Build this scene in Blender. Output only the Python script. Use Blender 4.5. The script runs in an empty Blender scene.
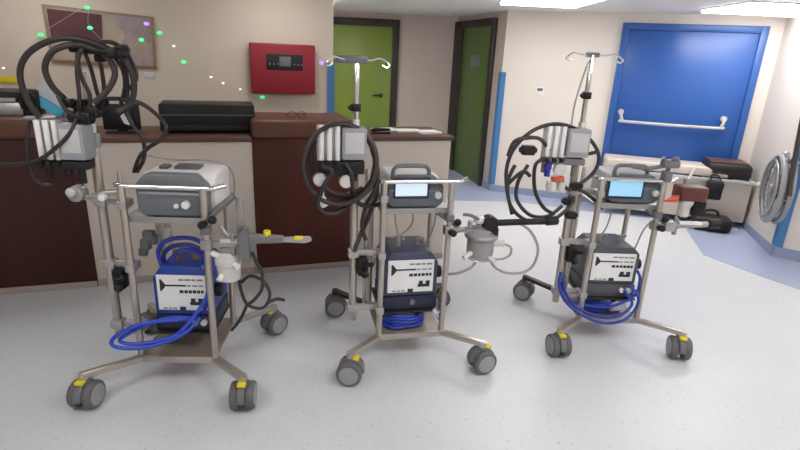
import bpy, bmesh, math, random
from mathutils import Vector, Matrix
random.seed(7)
sc = bpy.context.scene
COL = sc.collection
PI = math.pi

# ------------------------------------------------------------------ camera
F_PX, PITCH, ROLL, CAM_H = 520.7, 0.3175, 0.0472, 1.632
fwd = Vector((0, math.cos(PITCH), -math.sin(PITCH)))
r0 = Vector((1, 0, 0)); u0 = r0.cross(fwd)
RIGHT = math.cos(ROLL) * r0 + math.sin(ROLL) * u0
UP = -math.sin(ROLL) * r0 + math.cos(ROLL) * u0
EYE = Vector((0, 0, CAM_H))
cd = bpy.data.cameras.new('camera'); cam = bpy.data.objects.new('camera', cd); COL.objects.link(cam)
M = Matrix((RIGHT, UP, -fwd)).transposed().to_4x4(); M.translation = EYE
cam.matrix_world = M
cd.sensor_width = 36; cd.lens = F_PX / 800 * 36; cd.clip_start = .05
sc.camera = cam

def ray(px, py):
    return RIGHT * ((px - 400) / F_PX) + UP * ((225 - py) / F_PX) + fwd
def at_z(px, py, z=0.):                       # measured point at a known height
    d = ray(px, py); return EYE + d * ((z - EYE.z) / d.z)
def on_wall(px, py, p, q):                    # measured point on a vertical plane through p,q
    n = Vector((-(q[1] - p[1]), q[0] - p[0], 0)); d = ray(px, py)
    t = (Vector((p[0], p[1], 0)) - Vector((EYE.x, EYE.y, 0))).dot(n) / d.dot(n)
    return EYE + d * t

# ------------------------------------------------------------------ materials
def mat(name, col, rough=.5, metal=0., noise=0., scale=20., bump=0., spec=.5, coat=0., trans=0., emit=None, estr=0., stretch=None, alpha=1.):
    m = bpy.data.materials.new(name); m.use_nodes = True
    nt = m.node_tree; b = nt.nodes['Principled BSDF']
    b.inputs['Roughness'].default_value = rough; b.inputs['Metallic'].default_value = metal
    b.inputs['Specular IOR Level'].default_value = spec
    b.inputs['Coat Weight'].default_value = coat; b.inputs['Transmission Weight'].default_value = trans
    b.inputs['Alpha'].default_value = alpha
    c4 = (*col, 1)
    tc = nt.nodes.new('ShaderNodeTexCoord'); mp = nt.nodes.new('ShaderNodeMapping')
    nt.links.new(tc.outputs['Object'], mp.inputs['Vector'])
    if stretch: mp.inputs['Scale'].default_value = stretch
    nz = nt.nodes.new('ShaderNodeTexNoise'); nz.inputs['Scale'].default_value = scale; nz.inputs['Detail'].default_value = 4
    nt.links.new(mp.outputs['Vector'], nz.inputs['Vector'])
    mr = nt.nodes.new('ShaderNodeMix'); mr.data_type = 'RGBA'
    k = noise if noise else .04
    mr.inputs['A'].default_value = tuple(max(0, c * (1 - k)) for c in col) + (1,)
    mr.inputs['B'].default_value = tuple(min(1, c * (1 + k)) for c in col) + (1,)
    nt.links.new(nz.outputs['Fac'], mr.inputs['Factor']); nt.links.new(mr.outputs['Result'], b.inputs['Base Color'])
    if bump:
        bp = nt.nodes.new('ShaderNodeBump'); bp.inputs['Strength'].default_value = bump; bp.inputs['Distance'].default_value = .01
        nt.links.new(nz.outputs['Fac'], bp.inputs['Height']); nt.links.new(bp.outputs['Normal'], b.inputs['Normal'])
    if emit:
        b.inputs['Emission Color'].default_value = (*emit, 1); b.inputs['Emission Strength'].default_value = estr
    return m

def s2l(h):
    h = h.lstrip('#'); v = [int(h[i:i + 2], 16) / 255 for i in (0, 2, 4)]
    return tuple(c / 12.92 if c <= .04045 else ((c + .055) / 1.055) ** 2.4 for c in v)

def floor_mat(name, base, dark, fine):
    m = mat(name, base, rough=.38, noise=.07, scale=2.2)
    nt = m.node_tree; b = nt.nodes['Principled BSDF']
    src = b.inputs['Base Color'].links[0].from_socket
    tc = nt.nodes.new('ShaderNodeTexCoord')
    nz = nt.nodes.new('ShaderNodeTexNoise'); nz.inputs['Scale'].default_value = 52; nz.inputs['Detail'].default_value = 2
    nt.links.new(tc.outputs['Object'], nz.inputs['Vector'])
    rp = nt.nodes.new('ShaderNodeValToRGB'); rp.color_ramp.elements[0].position = .62; rp.color_ramp.elements[1].position = .72
    nt.links.new(nz.outputs['Fac'], rp.inputs['Fac'])
    nz2 = nt.nodes.new('ShaderNodeTexNoise'); nz2.inputs['Scale'].default_value = 1.6
    nt.links.new(tc.outputs['Object'], nz2.inputs['Vector'])
    ml = nt.nodes.new('ShaderNodeMath'); ml.operation = 'MULTIPLY'
    nt.links.new(rp.outputs['Color'], ml.inputs[0]); ml.inputs[1].default_value = fine
    mx = nt.nodes.new('ShaderNodeMix'); mx.data_type = 'RGBA'
    nt.links.new(ml.outputs[0], mx.inputs['Factor']); nt.links.new(src, mx.inputs['A']); mx.inputs['B'].default_value = (*dark, 1)
    nt.links.new(mx.outputs['Result'], b.inputs['Base Color'])
    return m

MT = dict(
    wall=mat('wall_paint_cream', (.67, .58, .485), .6, noise=.03, scale=1.5),
    wall_r=mat('wall_paint_pale_cream', (.72, .66, .60), .6, noise=.03, scale=1.5),
    wall_grey=mat('wall_paint_grey_beige', (.52, .45, .40), .6, noise=.03, scale=1.5),
    ceil=mat('ceiling_paint', (.80, .78, .77), .7, noise=.03, scale=2),
    floor=floor_mat('speckled_vinyl', (.60, .605, .63), (.38, .39, .42), .6),
    border=floor_mat('blue_grey_vinyl', (.36, .41, .56), (.28, .33, .50), .4),
    coving=mat('blue_vinyl_coving', (.28, .32, .45), .45),
    brown=mat('dark_wood_laminate', (.050, .017, .013), .55, spec=.25, noise=.35, scale=6, stretch=(1, 1, .12)),
    brown2=mat('red_brown_wood_laminate', (.080, .021, .014), .55, spec=.25, noise=.35, scale=6, stretch=(1, 1, .12)),
    cap=mat('brown_wood_cap', (.125, .050, .033), .42, spec=.35, noise=.25, scale=8, stretch=(.2, 1, 1)),
    ledge=mat('brown_ledge', (.12, .058, .040), .45, spec=.35, noise=.2, scale=8, stretch=(.2, 1, 1)),
    cream=mat('cream_panel', (.62, .55, .48), .5, noise=.03, scale=2),
    kick=mat('grey_brown_plinth', (.38, .32, .29), .5),
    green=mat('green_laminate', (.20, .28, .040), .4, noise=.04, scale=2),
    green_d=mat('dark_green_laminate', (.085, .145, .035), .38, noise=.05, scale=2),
    frame=mat('black_brown_frame', (.022, .017, .015), .45),
    blue=mat('blue_door_paint', (.020, .088, .34), .32, noise=.05, scale=2),
    blue_f=mat('blue_frame_paint', (.024, .095, .33), .35),
    guard=mat('blue_guard', (.055, .19, .42), .4),
    steel=mat('brushed_steel', (.50, .46, .41), .36, metal=.85, noise=.06, scale=60, stretch=(1, 1, .05)),
    chrome=mat('chrome', (.85, .84, .83), .15, metal=1.),
    traybr=mat('brown_grey_tray', (.28, .23, .20), .45, metal=.3),
    galv=mat('grey_metal', (.36, .35, .34), .4, metal=.6),
    black=mat('black_plastic', (.013, .012, .013), .45, spec=.3),
    rubber=mat('black_hose_rubber', (.020, .017, .017), .42),
    rubber_b=mat('brown_black_hose_rubber', (.034, .025, .023), .42),
    tyre=mat('grey_tyre', (.115, .115, .122), .6),
    hub=mat('grey_hub', (.30, .30, .315), .5),
    housing=mat('dark_grey_caster_plastic', (.15, .15, .16), .5),
    yellow=mat('yellow_plastic', (.75, .62, .02), .4),
    white=mat('white_plastic', (.80, .78, .77), .38, noise=.02),
    pgrey=mat('pale_grey_plastic', (.50, .50, .50), .45),
    darkmetal=mat('dark_grey_metal', (.20, .195, .19), .42, metal=.4),
    mixgrey=mat('grey_enamel', (.30, .31, .33), .42),
    slate=mat('slate_grey_plastic', (.105, .12, .135), .38, noise=.05),
    slate2=mat('blue_grey_plastic', (.145, .16, .178), .36),
    navy=mat('navy_slate_paint', (.055, .062, .11), .42),
    char=mat('charcoal_paint', (.075, .08, .095), .42),
    hblue=mat('blue_cabinet_paint', (.018, .055, .30), .38),
    dnavy=mat('dark_navy_panel', (.014, .017, .045), .4),
    bhose=mat('blue_hose', (.02, .065, .50), .33),
    bhose_m=mat('navy_blue_hose', (.016, .042, .34), .36),
    bhose_d=mat('deep_blue_hose', (.018, .03, .30), .35),
    label=mat('white_label', (.80, .80, .80), .5),
    ink=mat('black_print', (.02, .02, .03), .6),
    ink2=mat('grey_print', (.22, .22, .26), .6),
    clear=mat('clear_acrylic', (.82, .81, .81), .12, trans=.75, spec=.5),
    milky=mat('milky_polycarbonate', (.74, .71, .69), .25, trans=.2),
    maroon=mat('dark_red_plastic', (.11, .028, .022), .42),
    orange=mat('orange_red_plastic', (.62, .10, .04), .4),
    brass=mat('brass', (.45, .28, .14), .35, metal=.7),
    red=mat('red_enamel', (.27, .012, .026), .42, noise=.03),
    paper=mat('white_paper', (.82, .81, .80), .6),
    tan=mat('tan_vinyl', (.60, .53, .47), .5),
    cyan=mat('cyan_print', (.05, .42, .66), .4),
    pale=mat('pale_lilac_paper', (.62, .62, .72), .5),
    tube=mat('grey_pvc_tube', (.33, .31, .30), .3),
    screen=mat('lit_screen', (.10, .16, .20), .3, emit=(.33, .66, .92), estr=.55),
    screen_w=mat('lit_screen_white', (.12, .15, .18), .3, emit=(.72, .88, 1.), estr=.55),
    screen_off=mat('dark_screen', (.12, .14, .16), .2),
    lamp=mat('lit_diffuser', (.9, .9, .9), .5, emit=(1, .985, .965), estr=7.5),
    led_g=mat('lit_green_bulb', (.1, .8, .4), .4, emit=(.06, .62, .20), estr=.9),
    led_p=mat('lit_violet_bulb', (.4, .2, .9), .4, emit=(.40, .24, .85), estr=.9),
    led_w=mat('lit_warm_bulb', (.9, .85, .7), .4, emit=(1., .9, .75), estr=.9),
    wire=mat('pale_wire', (.55, .50, .44), .6),
    beige_frame=mat('wooden_frame', (.30, .20, .13), .5),
    pic_bg=mat('pale_mauve_picture', (.36, .29, .29), .5, noise=.35, scale=14),
    pic_dk=mat('dark_red_picture', (.095, .022, .028), .5, noise=.5, scale=9),
    pic_tan=mat('tan_picture', (.42, .34, .26), .5, noise=.2, scale=9),
    pad=mat('dark_vinyl_pad', (.022, .020, .020), .5, spec=.3),
    alum=mat('grey_alloy', (.46, .45, .45), .35, metal=.7),
)

# ------------------------------------------------------------------ mesh builder
class MB:
    def __init__(s): s.bm = bmesh.new(); s.cur = 0; s.extra = []
    def use(s, m):                                          # following shapes take another material of the same mesh
        s.extra.append(m); s.cur = len(s.extra); return s
    def box(s, lo, hi, bev=0., seg=2, mtx=None):
        lo = Vector(lo); hi = Vector(hi); b = bmesh.new()
        bmesh.ops.create_cube(b, size=1)
        for v in b.verts:
            v.co = Vector(((lo[i] + hi[i]) / 2 + v.co[i] * (hi[i] - lo[i]) for i in range(3)))
        if bev: bmesh.ops.bevel(b, geom=b.edges[:], offset=bev, segments=seg, profile=.5, affect='EDGES')
        return s._add(b, mtx)
    def _add(s, b, mtx=None):
        if mtx is not None: bmesh.ops.transform(b, matrix=mtx, verts=b.verts)
        me = bpy.data.meshes.new('tmp'); b.to_mesh(me); b.free()
        for p in me.polygons: p.material_index = s.cur
        s.bm.from_mesh(me); bpy.data.meshes.remove(me); return s
    def cyl(s, a, c, r, r2=None, n=20, bev=0.):
        a = Vector(a); c = Vector(c); d = c - a; L = d.length; b = bmesh.new()
        bmesh.ops.create_cone(b, cap_ends=True, segments=n, radius1=r, radius2=r if r2 is None else r2, depth=L)
        if bev:
            ed = [e for e in b.edges if abs(abs(e.verts[0].co.z) - L / 2) < 1e-6 and abs(e.verts[0].co.z - e.verts[1].co.z) < 1e-6]
            bmesh.ops.bevel(b, geom=ed, offset=bev, segments=2, profile=.5, affect='EDGES')
        q = Vector((0, 0, 1)).rotation_difference(d.normalized()).to_matrix().to_4x4(); q.translation = (a + c) / 2
        return s._add(b, q)
    def ball(s, c, r, sc=(1, 1, 1)):
        b = bmesh.new(); bmesh.ops.create_uvsphere(b, u_segments=16, v_segments=10, radius=r)
        return s._add(b, Matrix.Translation(c) @ Matrix.Diagonal((*sc, 1)))
    def prism(s, pts, y0, y1, bev=0., mtx=None):          # outline in x,z extruded along y
        b = bmesh.new(); f = [b.verts.new((x, y0, z)) for x, z in pts]; fc = b.faces.new(f)
        r = bmesh.ops.extrude_face_region(b, geom=[fc])
        for v in r['geom']:
            if isinstance(v, bmesh.types.BMVert): v.co.y = y1
        bmesh.ops.recalc_face_normals(b, faces=b.faces)
        if bev: bmesh.ops.bevel(b, geom=b.edges[:], offset=bev, segments=2, profile=.5, affect='EDGES')
        return s._add(b, mtx)
    def poly(s, pts, z0, z1, bev=0.):                       # outline in x,y extruded along z
        b = bmesh.new(); fc = b.faces.new([b.verts.new((p[0], p[1], z0)) for p in pts])
        r = bmesh.ops.extrude_face_region(b, geom=[fc])
        for v in r['geom']:
            if isinstance(v, bmesh.types.BMVert): v.co.z = z1
        bmesh.ops.recalc_face_normals(b, faces=b.faces)
        if bev: bmesh.ops.bevel(b, geom=b.edges[:], offset=bev, segments=2, profile=.5, affect='EDGES')
        return s._add(b)
    def tube(s, pts, r, n=10, closed=False, sub=6):
        P = [Vector(p) for p in pts]
        if sub > 1 and len(P) > 2:
            Q = []; N = len(P); rng = N if closed else N - 1
            for i in range(rng):
                g = (lambda k: P[k % N]) if closed else (lambda k: P[min(max(k, 0), N - 1)])
                a, b_, c, d = g(i - 1), g(i), g(i + 1), g(i + 2)
                for j in range(sub):
                    t = j / sub
                    Q.append(.5 * ((2 * b_) + (c - a) * t + (2 * a - 5 * b_ + 4 * c - d) * t * t + (3 * b_ - a - 3 * c + d) * t ** 3))
            if not closed: Q.append(P[-1])
            P = Q
        b = bmesh.new(); rings = []; N = len(P); up = None
        for i in range(N):
            if closed: t = (P[(i + 1) % N] - P[i - 1])
            else: t = P[min(i + 1, N - 1)] - P[max(i - 1, 0)]
            t.normalize()
            if up is None:
                up = t.orthogonal().normalized()
            else:
                up = (up - t * up.dot(t))
                up = up.normalized() if up.length > 1e-6 else t.orthogonal().normalized()
            w = t.cross(up)
            rings.append([b.verts.new(P[i] + (up * math.cos(2 * PI * k / n) + w * math.sin(2 * PI * k / n)) * r) for k in range(n)])
        for i in range(N if closed else N - 1):
            A, B = rings[i], rings[(i + 1) % N]
            if closed and i == N - 1:                       # best twist match on the seam
                o = min(range(n), key=lambda o: (A[0].co - B[o].co).length); B = B[o:] + B[:o]
            for k in range(n): b.faces.new((A[k], A[(k + 1) % n], B[(k + 1) % n], B[k]))
        if not closed: b.faces.new(rings[0][::-1]); b.faces.new(rings[-1])
        return s._add(b)
    def lathe(s, prof, c=(0, 0, 0), n=24, axis=None):       # (r,z) profile
        b = bmesh.new(); rings = []
        for r, z in prof: rings.append([b.verts.new((max(r, 1e-4) * math.cos(2 * PI * k / n), max(r, 1e-4) * math.sin(2 * PI * k / n), z)) for k in range(n)])
        for A, B in zip(rings, rings[1:]):
            for k in range(n): b.faces.new((A[k], A[(k + 1) % n], B[(k + 1) % n], B[k]))
        b.faces.new(rings[0][::-1]); b.faces.new(rings[-1])
        q = Matrix.Identity(4)
        if axis is not None: q = Vector((0, 0, 1)).rotation_difference(Vector(axis).normalized()).to_matrix().to_4x4()
        q.translation = c
        return s._add(b, q)
    def build(s, name, m, parent=None, smooth=True, loc=None):
        bmesh.ops.recalc_face_normals(s.bm, faces=s.bm.faces)
        me = bpy.data.meshes.new(name); s.bm.to_mesh(me); s.bm.free()
        for k in [m] + s.extra: me.materials.append(MT[k])
        if smooth:
            for p in me.polygons: p.use_smooth = True
            try: me.set_sharp_from_angle(angle=math.radians(38))
            except Exception: pass
        o = bpy.data.objects.new(name, me); COL.objects.link(o)
        if parent: o.parent = parent
        return o

def tag(o, label, cat, group=None):
    o['label'] = label; o['category'] = cat
    if group: o['group'] = group
    return o
def thing(name, label, cat, loc=(0, 0, 0), rz=0., group=None):
    o = bpy.data.objects.new(name, None); o.empty_display_size = .05; COL.objects.link(o)
    o.location = loc; o.rotation_euler = (0, 0, rz); return tag(o, label, cat, group)
def struct(o):
    o['kind'] = 'structure'; return o
def place(o, loc, rz=0.):
    o.location = loc; o.rotation_euler = (0, 0, rz); return o

CEIL = 2.17
# ------------------------------------------------------------------ room shell
# reception front line, and the wall a metre behind it
c0 = at_z(0, 294.5); c1 = at_z(320, 268.5)
U = (c1 - c0).normalized(); NB = Vector((-U.y, U.x, 0))          # along the counter / away from camera
w0 = c0 + NB * 1.02
def wl(px, py): return on_wall(px, py, w0, w0 + U)
lw_end = wl(333, 100); lw_end.z = 0
# door wall on the right
D0 = Vector((2.348, 6.193, 0)); D1 = Vector((3.689, 5.783, 0)); DU = (D1 - D0).normalized(); DB = Vector((-DU.y, DU.x, 0))
def dw(px, py): return on_wall(px, py, D0, D1)
gA = dw(499, 100); gA.z = 0                                       # blue-guarded corner by the green door
rc0 = at_z(775, 246, .1); rc0.z = 0; rc1 = at_z(727, 202, .1); rc1.z = 0
SU = (rc1 - rc0).normalized()
def isect(p, d, q, e):
    k = (q - p); den = d.x * e.y - d.y * e.x; t = (k.x * e.y - k.y * e.x) / den; return p + d * t
rcorner = isect(rc0, SU, D0, DU)
nr = at_z(800, 258, .1); nr.z = 0; NRU = Vector((.80, -.6, 0)).normalized()
BACK_Y = 8.0
hb = Vector((.70, BACK_Y, 0))                                     # hall back right corner

def wall_slab(name, a, b, m, thick=.12, side=1, z0=0., z1=CEIL, hole=None):
    """vertical slab from a to b, thickness on its left (side=1) or right"""
    a = Vector((a.x, a.y, 0)); b = Vector((b.x, b.y, 0)); d = (b - a).normalized(); n = Vector((-d.y, d.x, 0)) * side * thick
    mb = MB(); mb.poly([a, b, b + n, a + n], z0, z1)
    return struct(mb.build(name, m, smooth=False))

fl = MB(); fl.poly([(-5, -3.2), (6.2, -3.2), (6.2, 8.6), (-5, 8.6)], -.08, 0); struct(fl.build('floor', 'floor', smooth=False))
ce = MB(); ce.poly([(-5, -3.2), (6.2, -3.2), (6.2, 8.6), (-5, 8.6)], CEIL, CEIL + .1); struct(ce.build('ceiling', 'ceil', smooth=False))
wall_slab('wall_left', lw_end - U * 4.4, lw_end, 'wall', .14)
wall_slab('wall_back', Vector((-2.2, BACK_Y, 0)), hb, 'wall_grey', .12)
wall_slab('wall_hall', hb, gA, 'wall_grey', .12)
wall_slab('wall_right', gA + DB * .0, rcorner, 'wall_r', .12)
wall_slab('wall_corner', rcorner, rc0, 'wall_r', .12)
wall_slab('wall_far_right', rc0, rc0 + NRU * 3.2, 'wall_r', .12)
wall_slab('wall_front', Vector((6.2, -3.1, 0)), Vector((-5, -3.1, 0)), 'wall_r', .1)
wall_slab('wall_outer_left', Vector((-4.9, -3.2, 0)), Vector((-4.9, 4, 0)), 'wall', .1)
wall_slab('wall_outer_right', Vector((6.1, 3.2, 0)), Vector((6.1, -3.2, 0)), 'wall_r', .1)
wall_slab('wall_hall_left', Vector((-2.2, 4.9, 0)), Vector((-2.2, BACK_Y, 0)), 'wall_grey', .1)

# blue-grey vinyl border on the floor along the right-hand walls
bp = [at_z(440, 200), at_z(520, 202), at_z(600, 213), at_z(683, 222), at_z(690, 235), at_z(703, 255), at_z(760, 276), at_z(830, 300)]
out = [rc0 + NRU * 1.4, rc0 + Vector((.02, 0, 0)), rcorner, gA, hb]
pts = [Vector((p.x, p.y, 0)) for p in bp + out]
fb = MB(); fb.poly(pts, .0005, .003); struct(fb.build('floor_border', 'border', smooth=False))
def coving(name, a, b, m='coving', h=.10):
    d = (b - a).normalized(); n = Vector((d.y, -d.x, 0))
    mb = MB(); mb.poly([a, b, b + n * .012, a + n * .012], .002, h); return struct(mb.build(name, m, smooth=False))
coving('baseboard_right', gA, rcorner, h=.085); coving('baseboard_corner', rcorner, rc0, h=.085); coving('baseboard_far_right', rc0, rc0 + NRU * 3.0, h=.1)
coving('baseboard_hall', hb, gA, h=.085)

def guard(name, p, da, db, h0, h1, w=.055):              # L-shaped corner guard wrapping a corner at p
    da = da.normalized(); db = db.normalized(); o = -(da + db).normalized() * .008
    q = p + o
    mb = MB(); mb.poly([q, q + da * w, q + da * w - db * .006, q - (da + db) * .006, q + db * w - da * .006, q + db * w], h0, h1)
    return struct(mb.build(name, 'guard', smooth=False))
HU = (hb - gA).normalized()
guard('trim_1', gA, HU, DU, .09, dw(500, 72).z)
guard('trim_2', rc0, SU, NRU, .1, 1.42, .06)
guard('trim_3', lw_end, -U, NB, .1, wl(331, 63).z, .06)

# --- doors
def door_on(name, o, u, w, h, leaf_m, frame_m, fw=.07, fl=None, tdep=.03):
    """leaf as the top-level door in its local frame x along wall, -y into the room"""
    e = bpy.data.objects.new(name, None); COL.objects.link(e); e.location = (o.x, o.y, 0); e.rotation_euler = (0, 0, math.atan2(u.y, u.x)); struct(e)
    fl = fl or fw
    m = MB(); m.box((fl, -.022, .005), (w - fw, .0, h - fw), .003); m.build('door_leaf', leaf_m, e)
    f = MB(); f.box((0, -tdep - .012, 0), (fl, 0, h), .004).box((w - fw, -tdep - .012, 0), (w, 0, h), .004).box((fw, -tdep - .012, h - fw), (w - fw, 0, h), .004)
    f.build('door_frame', frame_m, e)
    return e
# left green door in the hall's back wall
p, q = on_wall(322, 60, (0, BACK_Y - .002), (1, BACK_Y - .002)), on_wall(398.5, 60, (0, BACK_Y - .002), (1, BACK_Y - .002))
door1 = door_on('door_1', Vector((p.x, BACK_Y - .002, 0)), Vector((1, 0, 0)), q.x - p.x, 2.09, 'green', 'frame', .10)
m = MB(); wd = q.x - p.x
m.cyl((wd - .24, -.022, 1.03), (wd - .24, -.075, 1.03), .013).cyl((wd - .24, -.07, 1.03), (wd - .36, -.07, 1.03), .011).cyl((wd - .24, -.022, 1.03), (wd - .24, -.03, 1.03), .028)
m.build('door_handle', 'frame', door1)
# right green door in the hall's side wall
HW = (gA - hb)
L = HW.length; HD = HW.normalized()
n = Vector((HD.y, -HD.x, 0))
o2 = on_wall(446.5, 60, gA, hb); e2 = on_wall(494.5, 60, gA, hb); o2.z = e2.z = 0
o2 += n * .003
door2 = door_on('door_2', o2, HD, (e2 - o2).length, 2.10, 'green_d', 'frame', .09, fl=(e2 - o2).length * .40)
wd = (e2 - o2).length
m = MB(); m.box((wd * .60, -.026, 1.52), (wd * .78, -.0215, 1.66), .002); tag0 = m.build('door_plate', 'slate2', door2)
# wide blue door
bl = dw(611, 90); br = dw(751, 90)
dTL = dw(623, 25); dTR = dw(770, 24); dBL = dw(601.5, 150)
xl = (Vector((dTL.x, dTL.y, 0)) - D0).dot(DU); xr = (Vector((dTR.x, dTR.y, 0)) - D0).dot(DU)
hD = (dTL.z + dTR.z) / 2
o3 = D0 + DU * xl - DB * .004
door3 = door_on('door_3', o3, DU, xr - xl, hD, 'blue', 'blue_f', .07)
b0 = dw(619, 121.5); b1 = dw(721, 126.5)
bx0 = (Vector((b0.x, b0.y, 0)) - o3).dot(DU); bx1 = (Vector((b1.x, b1.y, 0)) - o3).dot(DU); bz = (b0.z + b1.z) / 2
m = MB(); m.tube([(bx0, -.02, bz + .10), (bx0, -.07, bz + .085), (bx0 + .02, -.085, bz + .02), (bx0 + .07, -.09, bz), (bx1 - .07, -.09, bz), (bx1 - .02, -.085, bz + .02), (bx1, -.07, bz + .085), (bx1, -.02, bz + .10)], .017, sub=5)
m.build('push_bar', 'pgrey', door3)
for xx in (bx0, bx1):
    m = MB(); m.cyl((xx, -.018, bz + .10), (xx, -.05, bz + .10), .032); m.build('push_bar_bracket', 'pgrey', door3)

# --- ceiling light panels
def lamp(x, y, sx, sy, label):
    t = thing('ceiling_light', label, 'ceiling light', (x, y, CEIL), 0, 'flat ceiling light panels')
    m = MB(); m.box((-sx / 2 - .015, -sy / 2 - .015, -.012), (sx / 2 + .015, sy / 2 + .015, -.0005), .003); m.build('lamp_frame', 'white', t, smooth=False)
    m = MB(); m.box((-sx / 2, -sy / 2, -.034), (sx / 2, sy / 2, -.011), .006); m.build('diffuser', 'lamp', t, smooth=False)
lamp(1.26, 5.1, .74, 1.0, 'glowing ceiling panel above the wall between green and blue doors')
lamp(3.25, 5.05, .9, .8, 'glowing ceiling panel above the blue door, by the right edge of the photo')
for x, y, q, lab in ((-1.7, .9, .7, 'in front of the left cart'), (.9, 1.3, .8, 'in front of the middle and right carts'), (3.2, 1.6, .9, 'to the right of the right cart'), (-1.2, -1.6, .7, 'behind the photographer, on the left'), (1.6, -1.6, .8, 'behind the photographer, on the right'),
                  (-2.5, 3.55, .36, 'added to brighten the wall behind the left counter end'), (-.95, 4.1, .36, 'added to brighten the wall behind the counter middle'), (-1.3, 6.2, .8, 'added to brighten the hall with the green doors'), (4.6, 2.6, .8, 'added to brighten the right-hand walls')):  # panels on this line are unseen, added to brighten left wall, hall, right walls
    lamp(x, y, q, q, 'ceiling light panel outside the photo, ' + lab)

# ------------------------------------------------------------------ reception counter
def cl(px, py, off=0.): 
    p = c0 - NB * off
    return on_wall(px, py, p, p + U)
def cx(px, py): return (cl(px, py) - c0).dot(U)
xa = cx(98, 287); xb = cx(258, 270); xc = cx(352, 250); xd = cx(447.5, 200)
ANG = math.atan2(U.y, U.x)
LEDGE_Z, BLOCK_Z, DEPTH = 1.035, 1.150, .52
def block(x0, x1, m, label):
    t = thing('counter_block', label, 'counter', (c0.x + U.x * x0, c0.y + U.y * x0, 0), ANG, 'tall wooden blocks of the reception counter')
    w = x1 - x0
    a = MB(); a.box((0, 0, .0), (w, DEPTH, BLOCK_Z - .13), .004); a.build('front_panel', m, t)
    a = MB(); a.box((-.004, -.012, BLOCK_Z - .13), (w + .004, DEPTH + .004, BLOCK_Z), .03, 4); a.build('top_cap', 'cap', t)
    a = MB(); a.box((.0, -.008, .0), (w, .0, .045), .002); a.build('plinth', 'kick', t)
    return t
block(-1.3, xa, 'brown', 'dark brown wooden counter block at the left edge of the photo')
block(xb, xc, 'brown2', 'red-brown wooden counter block behind the gap between left and middle carts')
def section(x0, x1, label):
    t = thing('counter_section', label, 'counter', (c0.x + U.x * x0, c0.y + U.y * x0, 0), ANG, 'low cream sections of the reception counter')
    w = x1 - x0
    a = MB(); a.box((.002, .012, .0), (w - .002, DEPTH, LEDGE_Z - .034), .003); a.build('front_panel', 'cream', t)
    a = MB(); a.box((.002, .004, .0), (w - .002, .012, .05), .002); a.build('plinth', 'kick', t)
    return t
section(xa, xb, 'low cream counter section behind the left cart')
section(xc, xd, 'low cream counter section behind the middle cart')
def ledge(x0, x1, label):
    a = MB(); a.box((.006, -.012, LEDGE_Z - .033), (x1 - x0 - .006, DEPTH + .02, LEDGE_Z), .006)
    o = a.build('worktop', 'ledge'); place(o, (c0.x + U.x * x0, c0.y + U.y * x0, 0), ANG)
    return tag(o, label, 'worktop', 'brown worktops of the reception counter')
ledge(xa, xb, 'brown worktop carrying the two black machines')
ledge(xc, xd + .02, 'brown worktop with white papers behind the middle cart')

# objects lying on the counter: local frame x along counter, y away, z up
def cpos(px, py, y, top):                                        # base point of an item standing on the counter at inset y
    p = c0 + NB * y; v = on_wall(px, py, p, p + U); return (v - p).dot(U), v.z
def counter_item(name, label, cat, px, y, z, py=125, rz=0., group=None):
    x, _ = cpos(px, py, y, z)
    return thing(name, label, cat, (c0.x + U.x * x + NB.x * y, c0.y + U.y * x + NB.y * y, z), ANG + rz, group)
# wide low black printer
x0, zt = cpos(160.5, 104, .16, 0); x1, _ = cpos(257, 104, .16, 0)
t = counter_item('printer', 'wide low black printer on the brown worktop', 'printer', (160.5 + 257) / 2, .16, LEDGE_Z)
w = (x1 - x0) / 2; hh = zt - LEDGE_Z
m = MB(); m.box((-w, 0, .012), (w, .30, hh), .012); m.build('body', 'black', t)
m = MB(); m.box((-w * .93, -.012, .02), (w * .93, 0.002, .06), .004); m.build('output_tray', 'pad', t)
m = MB(); m.box((-w * .96, -.004, hh * .62), (w * .96, .001, hh * .66), .001); m.build('seam_trim', 'slate', t)
for sx in (-1, 1):
    for yy in (.04, .26): m = MB(); m.cyl((sx * w * .85, yy, 0), (sx * w * .85, yy, .014), .015); m.build('foot', 'rubber', t)
# black monitor seen from behind with white patch
x0, zt = cpos(103, 104, .20, 0); x1, _ = cpos(141, 104, .20, 0); w = (x1 - x0) / 2; hh = zt - LEDGE_Z
t = counter_item('monitor', 'small black monitor with a white patch, left of the wide printer', 'monitor', 122, .20, LEDGE_Z)
m = MB(); m.box((-w, 0, .02), (w, .035, hh), .008).box((-w * .6, -.02, .05), (w * .6, 0.002, hh * .8), .01); m.build('casing', 'black', t)
m = MB(); m.prism([(.0, hh * .60), (.03, hh * .74), (.055, hh * .66), (.075, hh * .40), (.05, hh * .28), (.02, hh * .34), (.01, hh * .45)], -.0235, -.0195); m.build('white_patch', 'paper', t)
m = MB(); m.box((-.10, -.05, 0), (.10, .08, .012), .004).box((-.03, .0, .01), (.03, .03, .06), .004); m.build('stand', 'black', t)
# grey printer at the left
x0, zt = cpos(-30, 90, .14, 0); x1, _ = cpos(29, 90, .14, 0); w = (x1 - x0) / 2
t = counter_item('desk_printer', 'grey desk printer with dark lid at the left photo edge', 'printer', -.5, .14, BLOCK_Z)
m = MB(); m.box((-w, 0, 0), (w, .28, .085), .012); m.build('body', 'alum', t)
m = MB(); m.box((-w, .0, .085), (w * .93, .28, .15), .015); m.build('lid', 'pad', t)
m = MB(); m.box((w * .1, -.004, .088), (w * .72, .002, .112), .002); m.build('control_strip', 'pgrey', t)
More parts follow.
